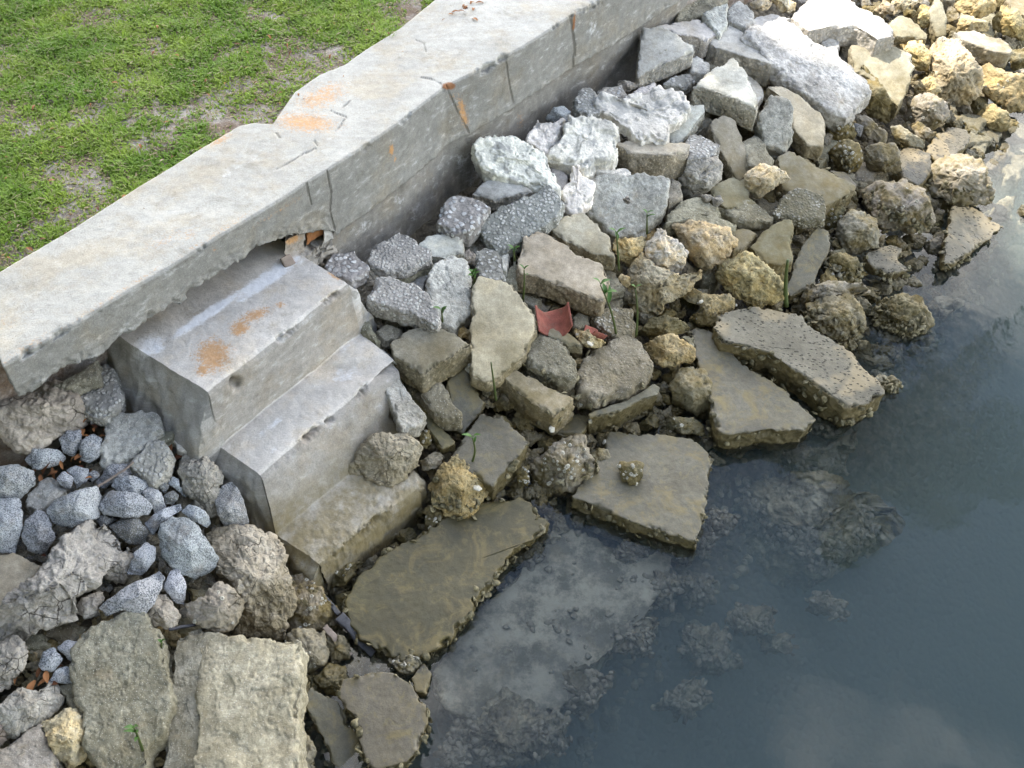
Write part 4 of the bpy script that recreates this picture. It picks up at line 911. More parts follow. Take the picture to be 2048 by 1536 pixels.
r('Ly', '1780,400 1850,370 1960,430 2070,460 2070,620 1950,640 1840,560 1790,480', 0, 1, 'yellow rough boulder beside the pale-yellow boulder at the upper water', bar=8)
r('Cl', '1650,190 1760,180 1900,220 1985,285 1960,310 1850,290 1720,240', 60, 1.6, 'sunlit flat slab lying on yellow boulders near the upper water')
r('Ct', '1490,50 1530,0 1560,-10 1600,120 1590,200 1540,210 1510,150', 40, 1.2, 'upright tan slab standing in the sunlit yellow stones', tilt=(-.1, -.9))
r('Ct', '1250,140 1320,85 1410,120 1480,190 1470,215 1310,210', 40, 1.4, 'tan slab with a flat top beside the bright sunlit slab', tilt=(.05, -.4))
r('Lc', '1180,60 1230,0 1290,30 1290,60 1220,100', 0, 1, 'small cream stone behind the bright sunlit slab')
r('Ly', '1640,30 1700,0 1880,-20 1890,60 1800,100 1700,80', 0, 1, 'sunlit yellow stone at the top of the upper shore')
r('Ly', '1870,120 1920,30 2000,50 2060,130 2050,230 1960,210 1880,170', 0, 1, 'sunlit golden stone above the flat sunlit slab')
r('Lc', '1650,190 1680,80 1850,130 1840,180 1760,195', 0, .8, 'sunlit cream stone beside the upright tan slab')
r('Ct', '1940,0 1980,-30 2070,-20 2070,90 2000,60', 40, 1.2, 'brown slab among the sunlit stones at the edge of view')
r('Lc', '1290,90 1350,50 1420,0 1300,-30 1270,30', 0, .8, 'cream stone between the sunlit slab and the upright tan slab')
r('Ly', '1400,110 1450,30 1490,40 1510,160 1450,160', 0, .7, 'narrow yellow stone at the foot of the upright tan slab')
r('Ws', '1960,300 2070,270 2070,400 1980,410', 0, .4, 'grey-green rock at the edge of view under the sunlit flat slab')
r('Ly', '1770,680 1850,610 1930,650 2010,720 1910,770 1820,750', 0, .15, 'low yellow rock half sunk in the upper water')
r('Wn', '1060,670 1110,660 1240,780 1230,840 1140,810 1080,740', 0, .3, 'long brown stone beside the dark purple pebble')
r('Wn', '1270,740 1330,740 1470,820 1460,870 1350,840 1270,800', 0, .4, 'slim ochre-topped stone bar above the dark pitted stone')
r('Wn', '1370,730 1430,710 1530,780 1500,840 1430,800', 0, .2, 'brown stone behind the slim ochre-topped bar')
r('Nk', '1010,740 1060,720 1110,740 1090,800 1040,790', 0, .4, 'dark purple-grey pebble in the barnacled rubble')
r('Ws', '1120,860 1190,840 1290,860 1340,1030 1250,1010 1150,1000 1110,940', 0, .7, 'olive stone with a lighter top above the large oyster-edged rock')
r('Pk', '1290,880 1400,860 1500,900 1510,1000 1430,1075 1340,1030', 30, .3, 'dark pitted stone between the olive stone and the rounded shore boulder')
r('Pk', '1480,880 1530,800 1600,840 1630,930 1540,940', 30, .3, 'dark pitted wedge behind the rounded shore boulder')
r('Ps', '1540,780 1610,740 1710,760 1730,800 1700,860 1620,915 1580,830', 30, .3, 'dark pitted flat stone at the upper water line')
r('Wn', '1490,1080 1500,990 1560,940 1680,910 1790,930 1840,1050 1870,1130 1840,1190 1740,1190 1640,1200 1530,1150', 0, .9, 'rounded shore boulder with a yellowish back above the pitted triangle', oy=40, h=.5)
r('Ps', '1590,1530 1610,1330 1640,1210 1740,1220 1910,1320 1895,1345 1750,1450 1640,1530', 25, .3, 'pitted triangular slab dipping its point into the water', tilt=(.25, -.1), oy=30)
r('Wk', '2010,1240 2040,1200 2080,1200 2090,1300 2030,1300', 0, .15, 'lone black stone standing in the water away from the shore', z=.0)
r('Wo', '900,900 990,820 1080,840 1110,920 1080,1000 980,990', 0, .3, 'barnacled rubble clump above the big tilted slab', bar=40, oy=10)
r('Cs', '620,920 680,890 730,900 830,970 1050,1080 1040,1110 880,1200 760,1180 640,1100', 70, .9, 'big tilted tan slab under the speckled block', tilt=(.1, -.3), oy=20)
r('Lc', '430,1010 500,980 590,970 660,1020 675,1050 480,1155 430,1090', 0, 1.8, 'pale knobbly stone resting on the big tilted slab')
r('Cd', '215,1090 330,1040 440,1050 440,1150 480,1190 300,1210 240,1140', 40, .3, 'dark smooth slab below the brown stone and the pale knobbly stone')
r('Wo', '900,690 1000,680 1060,760 1020,840 920,820 880,760', 0, .0, 'brown-green rubble stone below the end of the longest coarse slab', bar=20)
r('Ss', '920,1000 1000,1010 1070,1080 1060,1130 980,1060', 20, -.2, 'blue-grey wet slab edge behind the big tilted slab')
r('Wo', '860,1270 960,1180 1010,1230 940,1340 890,1340', 0, -.3, 'mossy stone under the lower edge of the big tilted slab', bar=14)
r('Wn', '2000,420 2070,400 2070,470 1990,450', 0, .3, 'small ochre rock touching the yellow rough boulder')
r('Lc', '560,0 640,-20 720,20 700,80 620,70', 0, 1.4, 'sunlit white stone at the head of the longest coarse slab')
r('Lc', '440,20 520,-10 570,20 540,60 480,70', 0, 1.1, 'pale yellowish stone at the head of the upper pile')
batch(880, 80, S7)
r('Cl', '1170,205 1175,50 1190,-70 1300,-75 1480,20 1475,60 1300,140', 70, 1.8, 'big rust-stained grey slab at the wall end of the pile', tilt=(.05, -.35), bar=4)
r('Mw', '195,610 270,570 400,555 510,590 600,640 640,720 660,790 670,870 560,850 430,820 400,815 320,790 260,720', 60, 1.6, 'white and grey mortar chunk nearest the wall face', tilt=(.1, -.35))
r('Mw', '500,570 570,470 600,500 720,460 700,540 640,660 600,640 510,590', 40, .8, 'small white jagged mortar chunk behind two larger ones')
r('Mw', '655,680 720,560 760,440 880,450 1030,500 1020,570 1040,640 1010,670 900,700 850,750 760,690', 70, 1.6, 'square white mortar chunk with grey hollows in the middle of the white ones', tilt=(.05, -.2))
r('Mw', '940,400 950,320 1080,340 1200,300 1290,280 1440,320 1450,390 1380,460 1330,500 1320,570 1180,580 1120,510 1040,450', 40, 2.2, 'widest white mortar chunk lying over the grey slanting slab', tilt=(.05, -.2))
r('Mw', '710,900 760,830 760,730 820,720 830,770 890,830 880,940 800,1010 730,980', 40, 1.5, 'pear-shaped white mortar chunk standing among grey stones', tilt=(.0, -.6))
r('Cg', '200,890 250,835 350,800 450,830 530,880 430,900 320,930', 45, .8, 'thin blue-grey wedge below the white mortar chunk at the wall')
r('Ag', '790,340 830,275 880,270 930,330 940,420 870,430 800,390', 50, .8, 'light rounded pebbly chunk against the wall beside the widest white chunk')
r('Al', '930,300 960,260 1060,265 1085,320 1000,350 940,340', 40, .7, 'pale pebbly chunk tucked behind the widest white chunk')
r('Nb', '620,460 660,400 720,385 760,420 740,480 640,480', 0, .4, 'blue-grey speckled rock behind the white chunks')
r('Bn', '1040,240 1100,235 1170,270 1100,300 1050,300', 0, .2, 'brown stone in the shade between wall and rust-stained slab')
r('Gl', '1130,310 1180,270 1260,245 1260,290 1160,320', 25, .6, 'thin light shard behind the widest white chunk')
r('Ag', '1310,250 1370,200 1470,190 1500,230 1420,265', 40, .5, 'small grey pebbly stone below the rust-stained slab')
r('Gg', '1470,100 1500,85 1580,140 1560,200 1480,180', 40, .5, 'grey stone between rust-stained slab and pale triangular slab')
r('Cg', '1320,560 1340,520 1440,400 1430,370 1540,380 1545,420 1400,600 1360,590', 50, 1.0, 'grey slanting slab under the widest white mortar chunk', tilt=(.1, -.3))
r('Ct', '1030,605 1100,585 1300,590 1450,610 1440,650 1280,670 1120,655', 115, 1.2, 'thick tan block with a split front below the widest white chunk', tilt=(.03, .0))
r('Cg', '640,710 750,790 740,870 680,890 665,830', 40, .4, 'small smooth grey stone between two white mortar chunks')
r('Gg', '900,800 1000,785 1300,790 1330,830 1300,1000 1170,1130 1040,1160 970,1080 880,1000 870,900', 50, 1.0, 'large broad grey block facing out, below the thick tan block', tilt=(.12, -.75))
r('Mw', '920,750 1080,765 1100,780 1040,785 940,770', 14, 1.0, 'thin white flake lying in front of the thick tan block')
r('Gd', '1310,900 1350,800 1410,830 1420,920 1340,960', 40, .3, 'dark grey chunk behind the broad grey block')
r('Bn', '1080,935 1095,925 1110,940 1100,952', 0, 1.5, 'tiny orange pebble on the face of the broad grey block', h=.4, off=.13)
r('Gs', '1580,480 1660,450 1720,520 1700,560 1620,540', 40, .6, 'tan stone end poking out under the pale triangular slab')
batch(0, 640, S7)            # the pile under the cap end
r('Bp', '-30,560 20,470 150,440 280,360 380,390 430,440 500,600 420,640 310,690 230,740 150,780 50,700 -30,640', 80, 1.2, 'pink-brown block with a white splash under the broken cap end', tilt=(.1, -.35))
r('Ag', '400,420 500,330 620,260 680,330 700,440 680,500 600,545 520,530', 50, .8, 'grey aggregate lump in the gap under the seawall cap')
r('Gg', '590,770 620,620 680,560 820,530 900,560 935,640 870,700 790,790 660,840 600,830', 40, 1, 'grey chunk with pale specks beside the steps', tilt=(.1, -.3))
r('Al', '760,850 860,720 950,710 1000,780 980,870 900,960 830,920', 40, 1.5, 'pale pebbly fragment leaning on the round grey-brown stone', tilt=(.1, -.4))
r('Bn', '1050,900 1060,800 1130,780 1220,830 1300,920 1290,1010 1250,1130 1160,1120 1110,1020 1070,970', 0, 1, 'round grey-brown stone by the side of the second step')
r('Nb', '470,810 480,700 540,670 595,700 580,800 520,835', 0, .6, 'upright blue-grey granite cobble below the pink-brown block')
r('Nb', '345,700 400,650 470,650 475,720 430,800 370,780', 0, .6, 'blue-grey granite cobble touching the pink-brown block')
r('Nb', '145,820 200,760 310,760 380,810 300,860 200,870', 0, .4, 'flat grey granite stone under the pink-brown block')
r('Nb', '-40,1000 -20,860 90,850 190,890 195,970 120,1040 -20,1040', 0, .9, 'granite stone at the edge of view above the biggest one there')
r('Nb', '-40,1040 120,1045 125,1200 95,1360 -40,1340', 0, .8, 'large granite block cut by the edge of view')
r('Nb', '135,1250 150,1180 220,1110 280,1150 320,1270 250,1370 170,1340', 0, .8, 'pointed blue-grey granite stone next to the tan slab')
r('Nb', '270,1110 330,1060 440,1000 560,980 590,1030 570,1140 420,1205 310,1190', 0, 1.4, 'broad pale granite cobble above the long broken chunk')
r('Gg', '140,1090 160,1020 280,920 370,980 290,1070 220,1120', 30, .4, 'grey-brown concrete piece among the granite cobbles')
r('Nb', '330,930 380,885 430,930 410,990 350,970', 0, .9, 'small dark granite cobble over the grey-brown concrete piece')
r('Nb', '390,880 440,850 510,870 520,920 450,990 430,930', 0, .7, 'small pale granite cobble between two others')
r('Nb', '510,910 550,880 580,910 540,945', 0, .6, 'tiny granite pebble near brown dead leaves')
r('Nb', '570,950 640,860 780,840 790,890 700,930 600,980', 0, .6, 'low granite cobble below the speckled grey chunk')
r('Nb', '645,970 680,920 780,915 870,960 840,1020 750,1030 690,1000', 0, 1.1, 'oval granite cobble in the middle of the granite heap')
r('Nb', '585,1090 640,1010 800,1020 885,1080 870,1130 720,1150 610,1130', 0, 1.5, 'wide rounded granite cobble on top of the granite heap')
r('Nb', '840,1000 880,970 940,1010 965,1090 910,1140 880,1070', 0, 1, 'slim granite cobble beside the wide rounded one')
r('Nb', '965,930 980,905 1050,930 1060,980 1110,1020 1080,1040 1010,980', 0, .8, 'knobbly granite piece against the round grey-brown stone')
r('Nk', '920,980 950,950 990,970 970,1015', 0, .9, 'tiny dark slate-grey pebble in the granite heap')
r('Nk', '955,1040 1010,1005 1040,1030 1010,1075 970,1070', 0, 1, 'small dark slate-grey pebble below the tiny one')
r('Nb', '1070,1120 1110,1080 1200,1120 1240,1190 1210,1215 1120,1170', 0, 1.3, 'oblong granite cobble over the corner of the biggest granite rock')
r('Nb', '850,1190 900,1130 1050,1080 1070,1110 1000,1150 930,1200 900,1260', 0, .9, 'granite cobble behind the biggest granite rock')
r('Nk', '650,1210 720,1160 800,1160 860,1240 850,1310 760,1320', 0, .7, 'smooth dark blue-grey stone in the shadow of the granite heap')
r('Nb', '935,1200 1000,1150 1080,1160 1160,1220 1260,1390 1240,1470 1130,1500 1040,1460 950,1380 940,1280', 0, 1.6, 'biggest granite rock, salt-and-pepper, above the pebbly tan rock')
r('Nb', '745,1480 790,1360 860,1310 915,1330 900,1400 830,1490', 0, 1, 'slanting granite cobble beside the biggest granite rock')
r('Ng', '1265,1040 1300,970 1350,955 1420,1060 1450,1180 1420,1230 1320,1240 1290,1150', 0, 1.3, 'darker granite boulder leaning on the lower step')
r('Nk', '540,1165 600,1140 690,1170 600,1215', 0, .5, 'dark granite sliver under the broad pale cobble')
r('Gl', '1000,690 1090,720 1110,780 1040,760', 22, .8, 'small light fragment at the foot of the steps')
r('Gd', '940,660 1000,650 1010,690 880,720 830,740', 18, .9, 'thin curved grey shard over the pale pebbly fragment')
r('Nb', '510,520 560,540 600,560 600,620 540,610', 0, .3, 'small granite stone between the aggregate lump and the grey chunk')
r('Gd', '300,390 400,330 520,260 570,230 560,330 420,390', 40, 1.4, 'loose grey lump still stuck under the seawall cap', off=.10)
batch(0, 1011, S7)           # bottom edge
r('Bn', '0,640 260,340 520,90 650,170 720,210 690,330 560,440 430,530 440,650 250,700 150,790 -40,850 -40,680', 60, 1.4, 'long crumbling tan-grey chunk running to the edge of view', tilt=(.1, -.35), jag=.02)
r('Ct', '-60,290 80,280 235,360 100,500 0,640 -60,640', 40, .8, 'tan slab cut by the edge of view beside the long crumbling chunk')
r('Bn', '-30,800 90,760 160,830 130,940 60,1060 -30,1100', 0, .9, 'cracked brown-grey stone at the edge under the long crumbling chunk')
r('Nb', '220,940 250,860 310,830 365,900 320,970 250,970', 0, .6, 'small round granite stone beside the big coarse grey chunk')
r('Nb', '340,830 390,790 480,790 490,860 430,940', 0, .5, 'granite stone tucked under the big coarse grey chunk')
r('Nb', '270,1040 320,970 400,940 440,1000 440,1045', 0, .4, 'triangular granite stone under the small round one')
r('Nb', '580,600 760,470 930,385 960,430 900,560 850,630 720,600 640,645', 0, 1.5, 'wedge-shaped bright granite rock above the big coarse grey chunk')
r('Nb', '960,480 1000,380 1040,375 1090,470 1080,590 1020,560', 0, 1.1, 'granite rock between the wedge-shaped one and the ringed pebbly rock')
r('Bp', '870,640 920,540 960,530 1050,640 1040,700 950,710 900,700', 0, .8, 'small tan rough stone below the granite wedge')
r('Bn', '440,600 480,540 600,520 620,560 580,600 600,650 500,660', 0, .6, 'brown-grey stone under the tip of the granite wedge')
r('Bp', '600,400 640,300 760,250 790,330 740,440 680,470', 0, .1, 'reddish stone in the gap beside the long crumbling chunk')
r('Gs', '420,850 600,700 740,630 840,640 910,740 960,900 990,1120 960,1300 850,1400 840,1490 760,1540 620,1540 500,1440 480,1380 490,1230 440,1080', 60, 1.3, 'big coarse grey chunk with white specks and a sprig on it', tilt=(.12, -.22))
r('Bn', '-30,1200 130,1070 340,1055 350,1150 300,1240 150,1300 -30,1400', 0, .8, 'grey-brown rounded stone at the lower edge of the pile')
r('Lc', '230,1260 280,1230 400,1195 490,1270 510,1470 420,1530 340,1500 300,1400', 0, 1.2, 'pale rugged stone beside the big coarse grey chunk at the bottom edge')
r('Gn', '-30,1420 230,1290 300,1420 360,1570 -30,1570', 50, 1, 'flat tan-grey slab at the bottom corner of the pile')
r('Gs', '350,1060 430,1050 450,1110 490,1210 400,1190', 40, .2, 'dark stone in the gap next to the big coarse grey chunk')
r('Bp', '-30,1210 20,1250 40,1370 -30,1420', 0, .8, 'reddish tan stone tip at the edge of view')
big = r('Gt', '1175,790 1240,760 1400,770 1600,780 1725,810 1730,1100 1715,1560 1140,1560 1165,1250', 90, 1.6, 'big squared tan block with a crumbled ledge along one side', tilt=(.06, -.10))
r('Bp', '1090,580 1210,520 1280,455 1360,490 1430,540 1400,650 1360,720 1260,735 1180,700 1110,660', 0, 1.6, 'pebbly tan rock bearing a large ring barnacle', bar=6)
r('Bp', '1200,160 1340,140 1470,150 1640,220 1690,380 1715,540 1660,650 1640,790 1500,770 1380,740 1430,560 1350,440 1260,400 1240,330', 50, .6, 'wide cracked pinkish tan rock above the big squared block', tilt=(.1, -.4), h=.35)
r('Wn', '1660,660 1740,560 1690,410 1780,400 1850,480 1990,640 1950,700 1850,720 1720,750', 0, .3, 'yellow-brown barnacled rock under the front of the steps', bar=24)
r('Wn', '1660,780 1730,740 1900,730 1910,890 1740,1040 1730,860', 0, .1, 'yellow-brown rock beside the top corner of the big squared block', bar=10)
batch(500, 1011, S7)
r('So', '590,680 560,560 700,390 900,240 1100,120 1330,0 1560,-20 1720,110 1620,210 1500,290 1430,420 1340,490 1250,650 1170,770 970,885 760,815 640,750', 110, .2, 'broad algae-streaked slab half under water below the steps', tilt=(.05, -.07), oy=190, bar=0, z=.066, jag=.02)
r('Ws', '445,860 460,740 540,760 590,850 570,890 480,930', 0, .3, 'small grey-green stone under the black bar')
r('Wo', '385,1010 460,930 560,950 560,1030 520,1130 450,1100', 0, -.1, 'dark slimy stone below the small grey-green stone')
r('Ws', '570,950 620,890 680,890 640,980 580,1010', 0, .0, 'little grey stone in the dark gap by the rounded wet boulder')
r('Wn', '800,900 880,870 980,890 1000,940 950,1000 860,970', 0, .1, 'tan barnacled stone at the end of the algae-streaked slab', bar=10, z=.04)
r('Sk', '950,1010 1010,920 1065,980 1030,1090 970,1080', 25, 0, 'dark wet slab corner touching the water below the tan barnacled stone', z=.03)
r('Wn', '690,940 730,880 800,900 790,980 710,990', 0, .0, 'olive stone between the black bar and the rounded wet boulder', bar=6)
r('Ss', '540,1110 560,1030 700,990 830,990 940,1060 1020,1160 1020,1250 1000,1320 970,1420 910,1490 740,1530 690,1470 650,1380 630,1250 560,1180', 30, .6, 'rounded wet boulder top with ochre stains at the bottom shore', oy=40, tilt=(.05, -.05), z=.07)
r('Sd', '310,1150 360,1070 420,1100 520,1150 560,1270 630,1340 640,1480 560,1570 480,1480 400,1300', 30, .2, 'long dark slab tilted into the gap by the big squared block', tilt=(.3, -.3))
r('Wn', '250,1330 320,1330 380,1420 370,1570 250,1570', 0, .1, 'ochre stone at the bottom edge under the big squared block')
r('Wo', '260,1090 320,1010 340,1060 320,1240 260,1340', 0, .2, 'dark green stone flank along the big squared block')
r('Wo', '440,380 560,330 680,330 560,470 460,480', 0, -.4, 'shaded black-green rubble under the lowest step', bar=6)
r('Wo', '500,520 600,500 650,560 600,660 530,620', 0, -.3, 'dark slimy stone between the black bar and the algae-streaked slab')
batch(600, 860, S7)
r('Bt', '285,230 330,130 440,40 600,10 690,110 690,210 600,290 500,305 380,290', 40, 1.3, 'rounded concrete lump lying on one end of the lowest step', z=.25, h=.34)
r('Ly', '750,340 850,210 880,160 1040,200 1100,280 1060,420 960,520 900,600 850,560 840,470 780,420', 0, .9, 'golden-brown rock with oysters on its flank beside the lowest step', oy=30)
r('Wn', '690,180 800,135 860,160 800,215 720,235', 0, .0, 'low tan stone in the gap beside the lump on the lowest step')
r('Wo', '800,90 830,50 900,60 900,120 820,110', 0, -.1, 'small barnacled stone above the low tan stone', bar=8)
r('Wo', '690,10 750,-10 780,60 740,110 700,90', 0, -.1, 'dark barnacled stone beside the lump on the lowest step', bar=8)
r('Wo', '720,480 760,440 830,470 840,560 800,640 740,570', 0, -.1, 'dark barnacled stone under the golden-brown rock', bar=12)
r('Wo', '1260,250 1340,200 1330,330 1280,340', 0, -.1, 'dark wet stone between the square-ended slab and the barnacled rock', bar=10)
batch(1300, 700, S7)         # under water
r('Ss', '-120,1240 40,1190 100,1190 80,1360 -60,1560 -330,1820 -500,2060 -800,2170 -1150,2060 -1250,1900 -1000,1560 -760,1320 -560,1080 -420,1060', 90, 0, 'large drowned slab showing pale through the water', z=-.085, tilt=(.05, -.04), oy=90)
r('Wo', '560,820 700,740 1000,760 1350,860 1480,1000 1360,1150 1150,1300 900,1420 700,1380 560,1200', 0, 0, 'drowned oyster reef showing as a pale rough patch under water', z=-.165, h=.08, oy=420, jag=.03, bar=0, name='oyster_reef', cat='oyster reef')
r('Wo', '300,960 420,940 520,1000 480,1060 360,1110 280,1080', 0, 0, 'drowned oyster clump off the corner of the large flat wet slab', z=-.07, h=.2, oy=60, name='oyster_clump', cat='oyster clump')
r('Wn', '570,650 800,600 1020,560 1200,480 1130,700 860,720 700,760', 0, 0, 'drowned ochre ledge beside the triangular slab', z=-.17, h=.15, oy=50)
r('Wn', '-830,2000 -700,2060 -640,2180 -560,2280 -700,2420 -1000,2440 -1180,2280 -1010,2100', 0, 0, 'drowned boulder beside the rounded wet boulder', z=-.10, h=.25, oy=40)
batch(0, 0, 1)
r('Wo', '1240,925 1265,922 1288,930 1285,960 1270,970 1245,962', 0, 0, 'small barnacled stone sitting on the large flat wet slab', off=.088, bar=14, h=.7)
# a crumbled ledge belongs to the big squared block
def ledge():
    batch(0, 1011, S7); keep = dict(NAMES)
    o = r('Gn', '1035,790 1160,715 1235,760 1190,1000 1175,1300 1160,1570 950,1570 1000,1200', 90, .7, 'x', tilt=(-.05, -.2))
    for k in ('label', 'category'): del o[k]
    o.name = 'crumbled_ledge'; o.data.name = 'crumbled_ledge'
    bpy.context.view_layer.update(); o.parent = big; o.matrix_parent_inverse = big.matrix_world.inverted()
ledge()

batch(0, 0, 1)
rs_ = np.random.RandomState(4)
for px, py, sz, z in ((1318, 1170, 52, -.11), (1268, 1275, 58, -.12), (1165, 1385, 60, -.12), (1075, 1470, 62, -.12), (960, 1462, 48, -.11), (1395, 1075, 34, -.09), (1250, 1105, 30, -.08), (1415, 1300, 60, -.24), (1500, 1235, 46, -.22), (1360, 1400, 52, -.26), (905, 1510, 40, -.12), (1560, 1290, 44, -.27), (1060, 1105, 30, -.05), (1660, 1215, 40, -.22), (1400, 1180, 40, -.20)):
    a_ = np.sort(rs_.uniform(0, 2 * pi, 11)); r_ = sz * rs_.uniform(.55, 1.2, 11)
    r('Wn', np.stack([px + r_ * np.cos(a_) * 1.15, py + r_ * np.sin(a_) * .8], -1), 0, 0, 'drowned oyster clump showing dimly through the water', z=z, h=.22, oy=70, name='oyster_clump', cat='oyster clump', group='drowned oyster clumps around the sunken slab', jag=.03)
# ---------------------------------------------------------------- small rubble in the gaps
def inside(P, x, y):
    X0, Y0 = P[:, 0], P[:, 1]; X1, Y1 = np.roll(X0, -1), np.roll(Y0, -1)
    c = ((Y0 > y) != (Y1 > y)) & (x < (X1 - X0) * (y - Y0) / (Y1 - Y0 + 1e-9) + X0); return c.sum() % 2 == 1
def fillers():
    rs = np.random.RandomState(3)
    STEP = poly('235,690 590,480 700,560 800,720 850,980 650,1150 550,1090 420,890')
    grid = [(x, y) for y in np.arange(8, 1540, 24) for x in np.arange(8, 2050, 26)]
    grid += [(x, y) for y in np.arange(830, 1180, 19) for x in np.arange(5, 440, 19)]
    grid += [(x, y) for y in np.arange(700, 1700, 52) for x in np.arange(-420, -30, 55)] + [(x, y) for y in np.arange(1575, 1740, 50) for x in np.arange(0, 700, 55)]
    cand = []
    for x, y in grid:
        px, py = x + rs.uniform(-11, 11), y + rs.uniform(-11, 11); out_ = x < 0 or y > 1550
        size = rs.uniform(17, 34) * (1.9 if out_ else 1.)
        P = onsurf(px, py, -.06); s, d = sd(P[0], P[1]); D = np.interp(s, DS, DD)
        if d < .04 or d > D + .02 or inside(STEP, px, py): continue
        if any(inside(Q, px, py) for Q in ALL_POLYS): continue
        a = np.sort(rs.uniform(0, 2 * pi, 7)); rr = rs.uniform(.65, 1.05, 7); e = rs.uniform(.6, 1.)
        wet = P[2] < .16; hi = P[2] > .34
        k = ('W' + rs.choice(list('osn'))) if wet else (rs.choice(['Gs', 'Bn', 'Bp', 'Gg', 'Gd']) if hi else rs.choice(['Wn', 'Bn', 'Ly', 'Gs', 'Gd', 'Ws']))
        if px > 1450 and py < 420: k = rs.choice(['Wn', 'Bn', 'Gs', 'Wo', 'Wo'])
        if px < 430 and 820 < py < 1180 and not out_: k = rs.choice(['Nb', 'Nb', 'Nk', 'Gg', 'Bn']); size *= .62
        cand.append((-(size if not out_ else size * .1), px, py, size, a, rr, e, str(k)))
    cand.sort(key=lambda c: c[0]); rest = []
    batch(0, 0, 1)
    for n, (_, px, py, size, a, rr, e, k) in enumerate(cand):
        o = r(k, np.stack([px + size * rr * np.cos(a), py + size * rr * np.sin(a) * e], -1), size * .8, -1.3, 'small rubble stone low in a gap between the larger blocks', name='rubble_stone', cat='rubble stone', group='small rubble stones in the gaps')
        ALL_POLYS.pop()
        if n >= 285: rest.append(o)
    V, Q, T, S, MQ, MT, mats, n0 = [], [], [], [], [], [], [], 0
    for o in rest:                      # the smallest ones: one mass of fine rubble
        me = o.data; m = np.array(o.rotation_euler.to_matrix()); v = np.zeros(len(me.vertices) * 3, np.float32); me.vertices.foreach_get('co', v); v = v.reshape(-1, 3) @ m.T + np.array(o.location)
        sdv = np.zeros(len(v), np.float32); me.attributes['side'].data.foreach_get('value', sdv)
        lv = np.zeros(len(me.loops), np.int32); me.loops.foreach_get('vertex_index', lv); lt = np.zeros(len(me.polygons), np.int32); me.polygons.foreach_get('loop_total', lt)
        ls = np.concatenate([[0], np.cumsum(lt)[:-1]]); q = lv[(ls[lt == 4][:, None] + np.arange(4))]; t = lv[(ls[lt == 3][:, None] + np.arange(3))]
        if me.materials[0] not in mats: mats.append(me.materials[0])
        mi = mats.index(me.materials[0]); V.append(v); S.append(sdv); Q.append(q + n0); T.append(t + n0); MQ.append(np.full(len(q), mi)); MT.append(np.full(len(t), mi)); n0 += len(v)
        bpy.data.objects.remove(o); bpy.data.meshes.remove(me)
    me = mesh('fine_rubble', np.concatenate(V), np.concatenate(Q), np.concatenate(T), None, {'side': np.concatenate(S)})
    for m in mats: me.materials.append(m)
    me.polygons.foreach_set('material_index', np.concatenate(MQ + MT).astype(np.int32)); me.update()
    o = obj('fine_rubble', me); o.color = (.27, .245, .19, 1); tag(o, 'fine broken rubble filling the deep gaps between the blocks', 'rubble', kind='stuff')
fillers()
def gravel():
    rs = np.random.RandomState(21); t = (1 + 5 ** .5) / 2
    I = np.array([(-1, t, 0), (1, t, 0), (-1, -t, 0), (1, -t, 0), (0, -1, t), (0, 1, t), (0, -1, -t), (0, 1, -t), (t, 0, -1), (t, 0, 1), (-t, 0, -1), (-t, 0, 1)], float); I /= np.linalg.norm(I[0])
    F = [(0, 11, 5), (0, 5, 1), (0, 1, 7), (0, 7, 10), (0, 10, 11), (1, 5, 9), (5, 11, 4), (11, 10, 2), (10, 7, 6), (7, 1, 8), (3, 9, 4), (3, 4, 2), (3, 2, 6), (3, 6, 8), (3, 8, 9), (4, 9, 5), (2, 4, 11), (6, 2, 10), (8, 6, 7), (9, 8, 1)]
    mid = {}; V = list(I); T = []
    def mp(a, b):
        k = (min(a, b), max(a, b))
        if k not in mid: m = V[a] + V[b]; V.append(m / np.linalg.norm(m)); mid[k] = len(V) - 1
        return mid[k]
    for a, b, c in F: ab, bc, ca = mp(a, b), mp(b, c), mp(c, a); T += [(a, ab, ca), (b, bc, ab), (c, ca, bc), (ab, bc, ca)]
    V = np.array(V); T = np.array(T); n = 9000
    s = rs.uniform(-1.0, 6.0, n); d = rs.uniform(.0, 1.75, n); X = W0[0] + s * WD[0] + d * WN[0]; Y = W0[1] + s * WD[1] + d * WN[1]
    Z = zsurf(X, Y) - .20 + .035 * fbm(np.stack([X, Y, np.maximum(zsurf(X, Y) - .20, -1.)], -1), 9, 4, .6, 5) + .005
    sz = rs.uniform(.007, .022, n) * (1 + (rs.uniform(0, 1, n) > .93)); pv = np.stack([X, Y, Z], -1)
    A = V[None] * sz[:, None, None] * rs.uniform(.6, 1.3, (n, 1, 3)); B = A.reshape(-1, 3); cid = np.repeat(pv, len(V), 0) * 91.
    B = B * (1 + .30 * noise(np.tile(V, (n, 1)) * 1.1 + cid, 1.0, 3))[:, None] + np.repeat(pv, len(V), 0)
    TT = (T[None] + (np.arange(n) * len(V))[:, None, None]).reshape(-1, 3)
    o = obj('gravel', mesh('gravel', B, [], TT, MAT['B'], {'side': np.ones(len(B))}, False)); o.color = (.27, .235, .18, 1); tag(o, 'loose gravel and grit packed between the rubble', 'gravel', kind='stuff')
gravel()
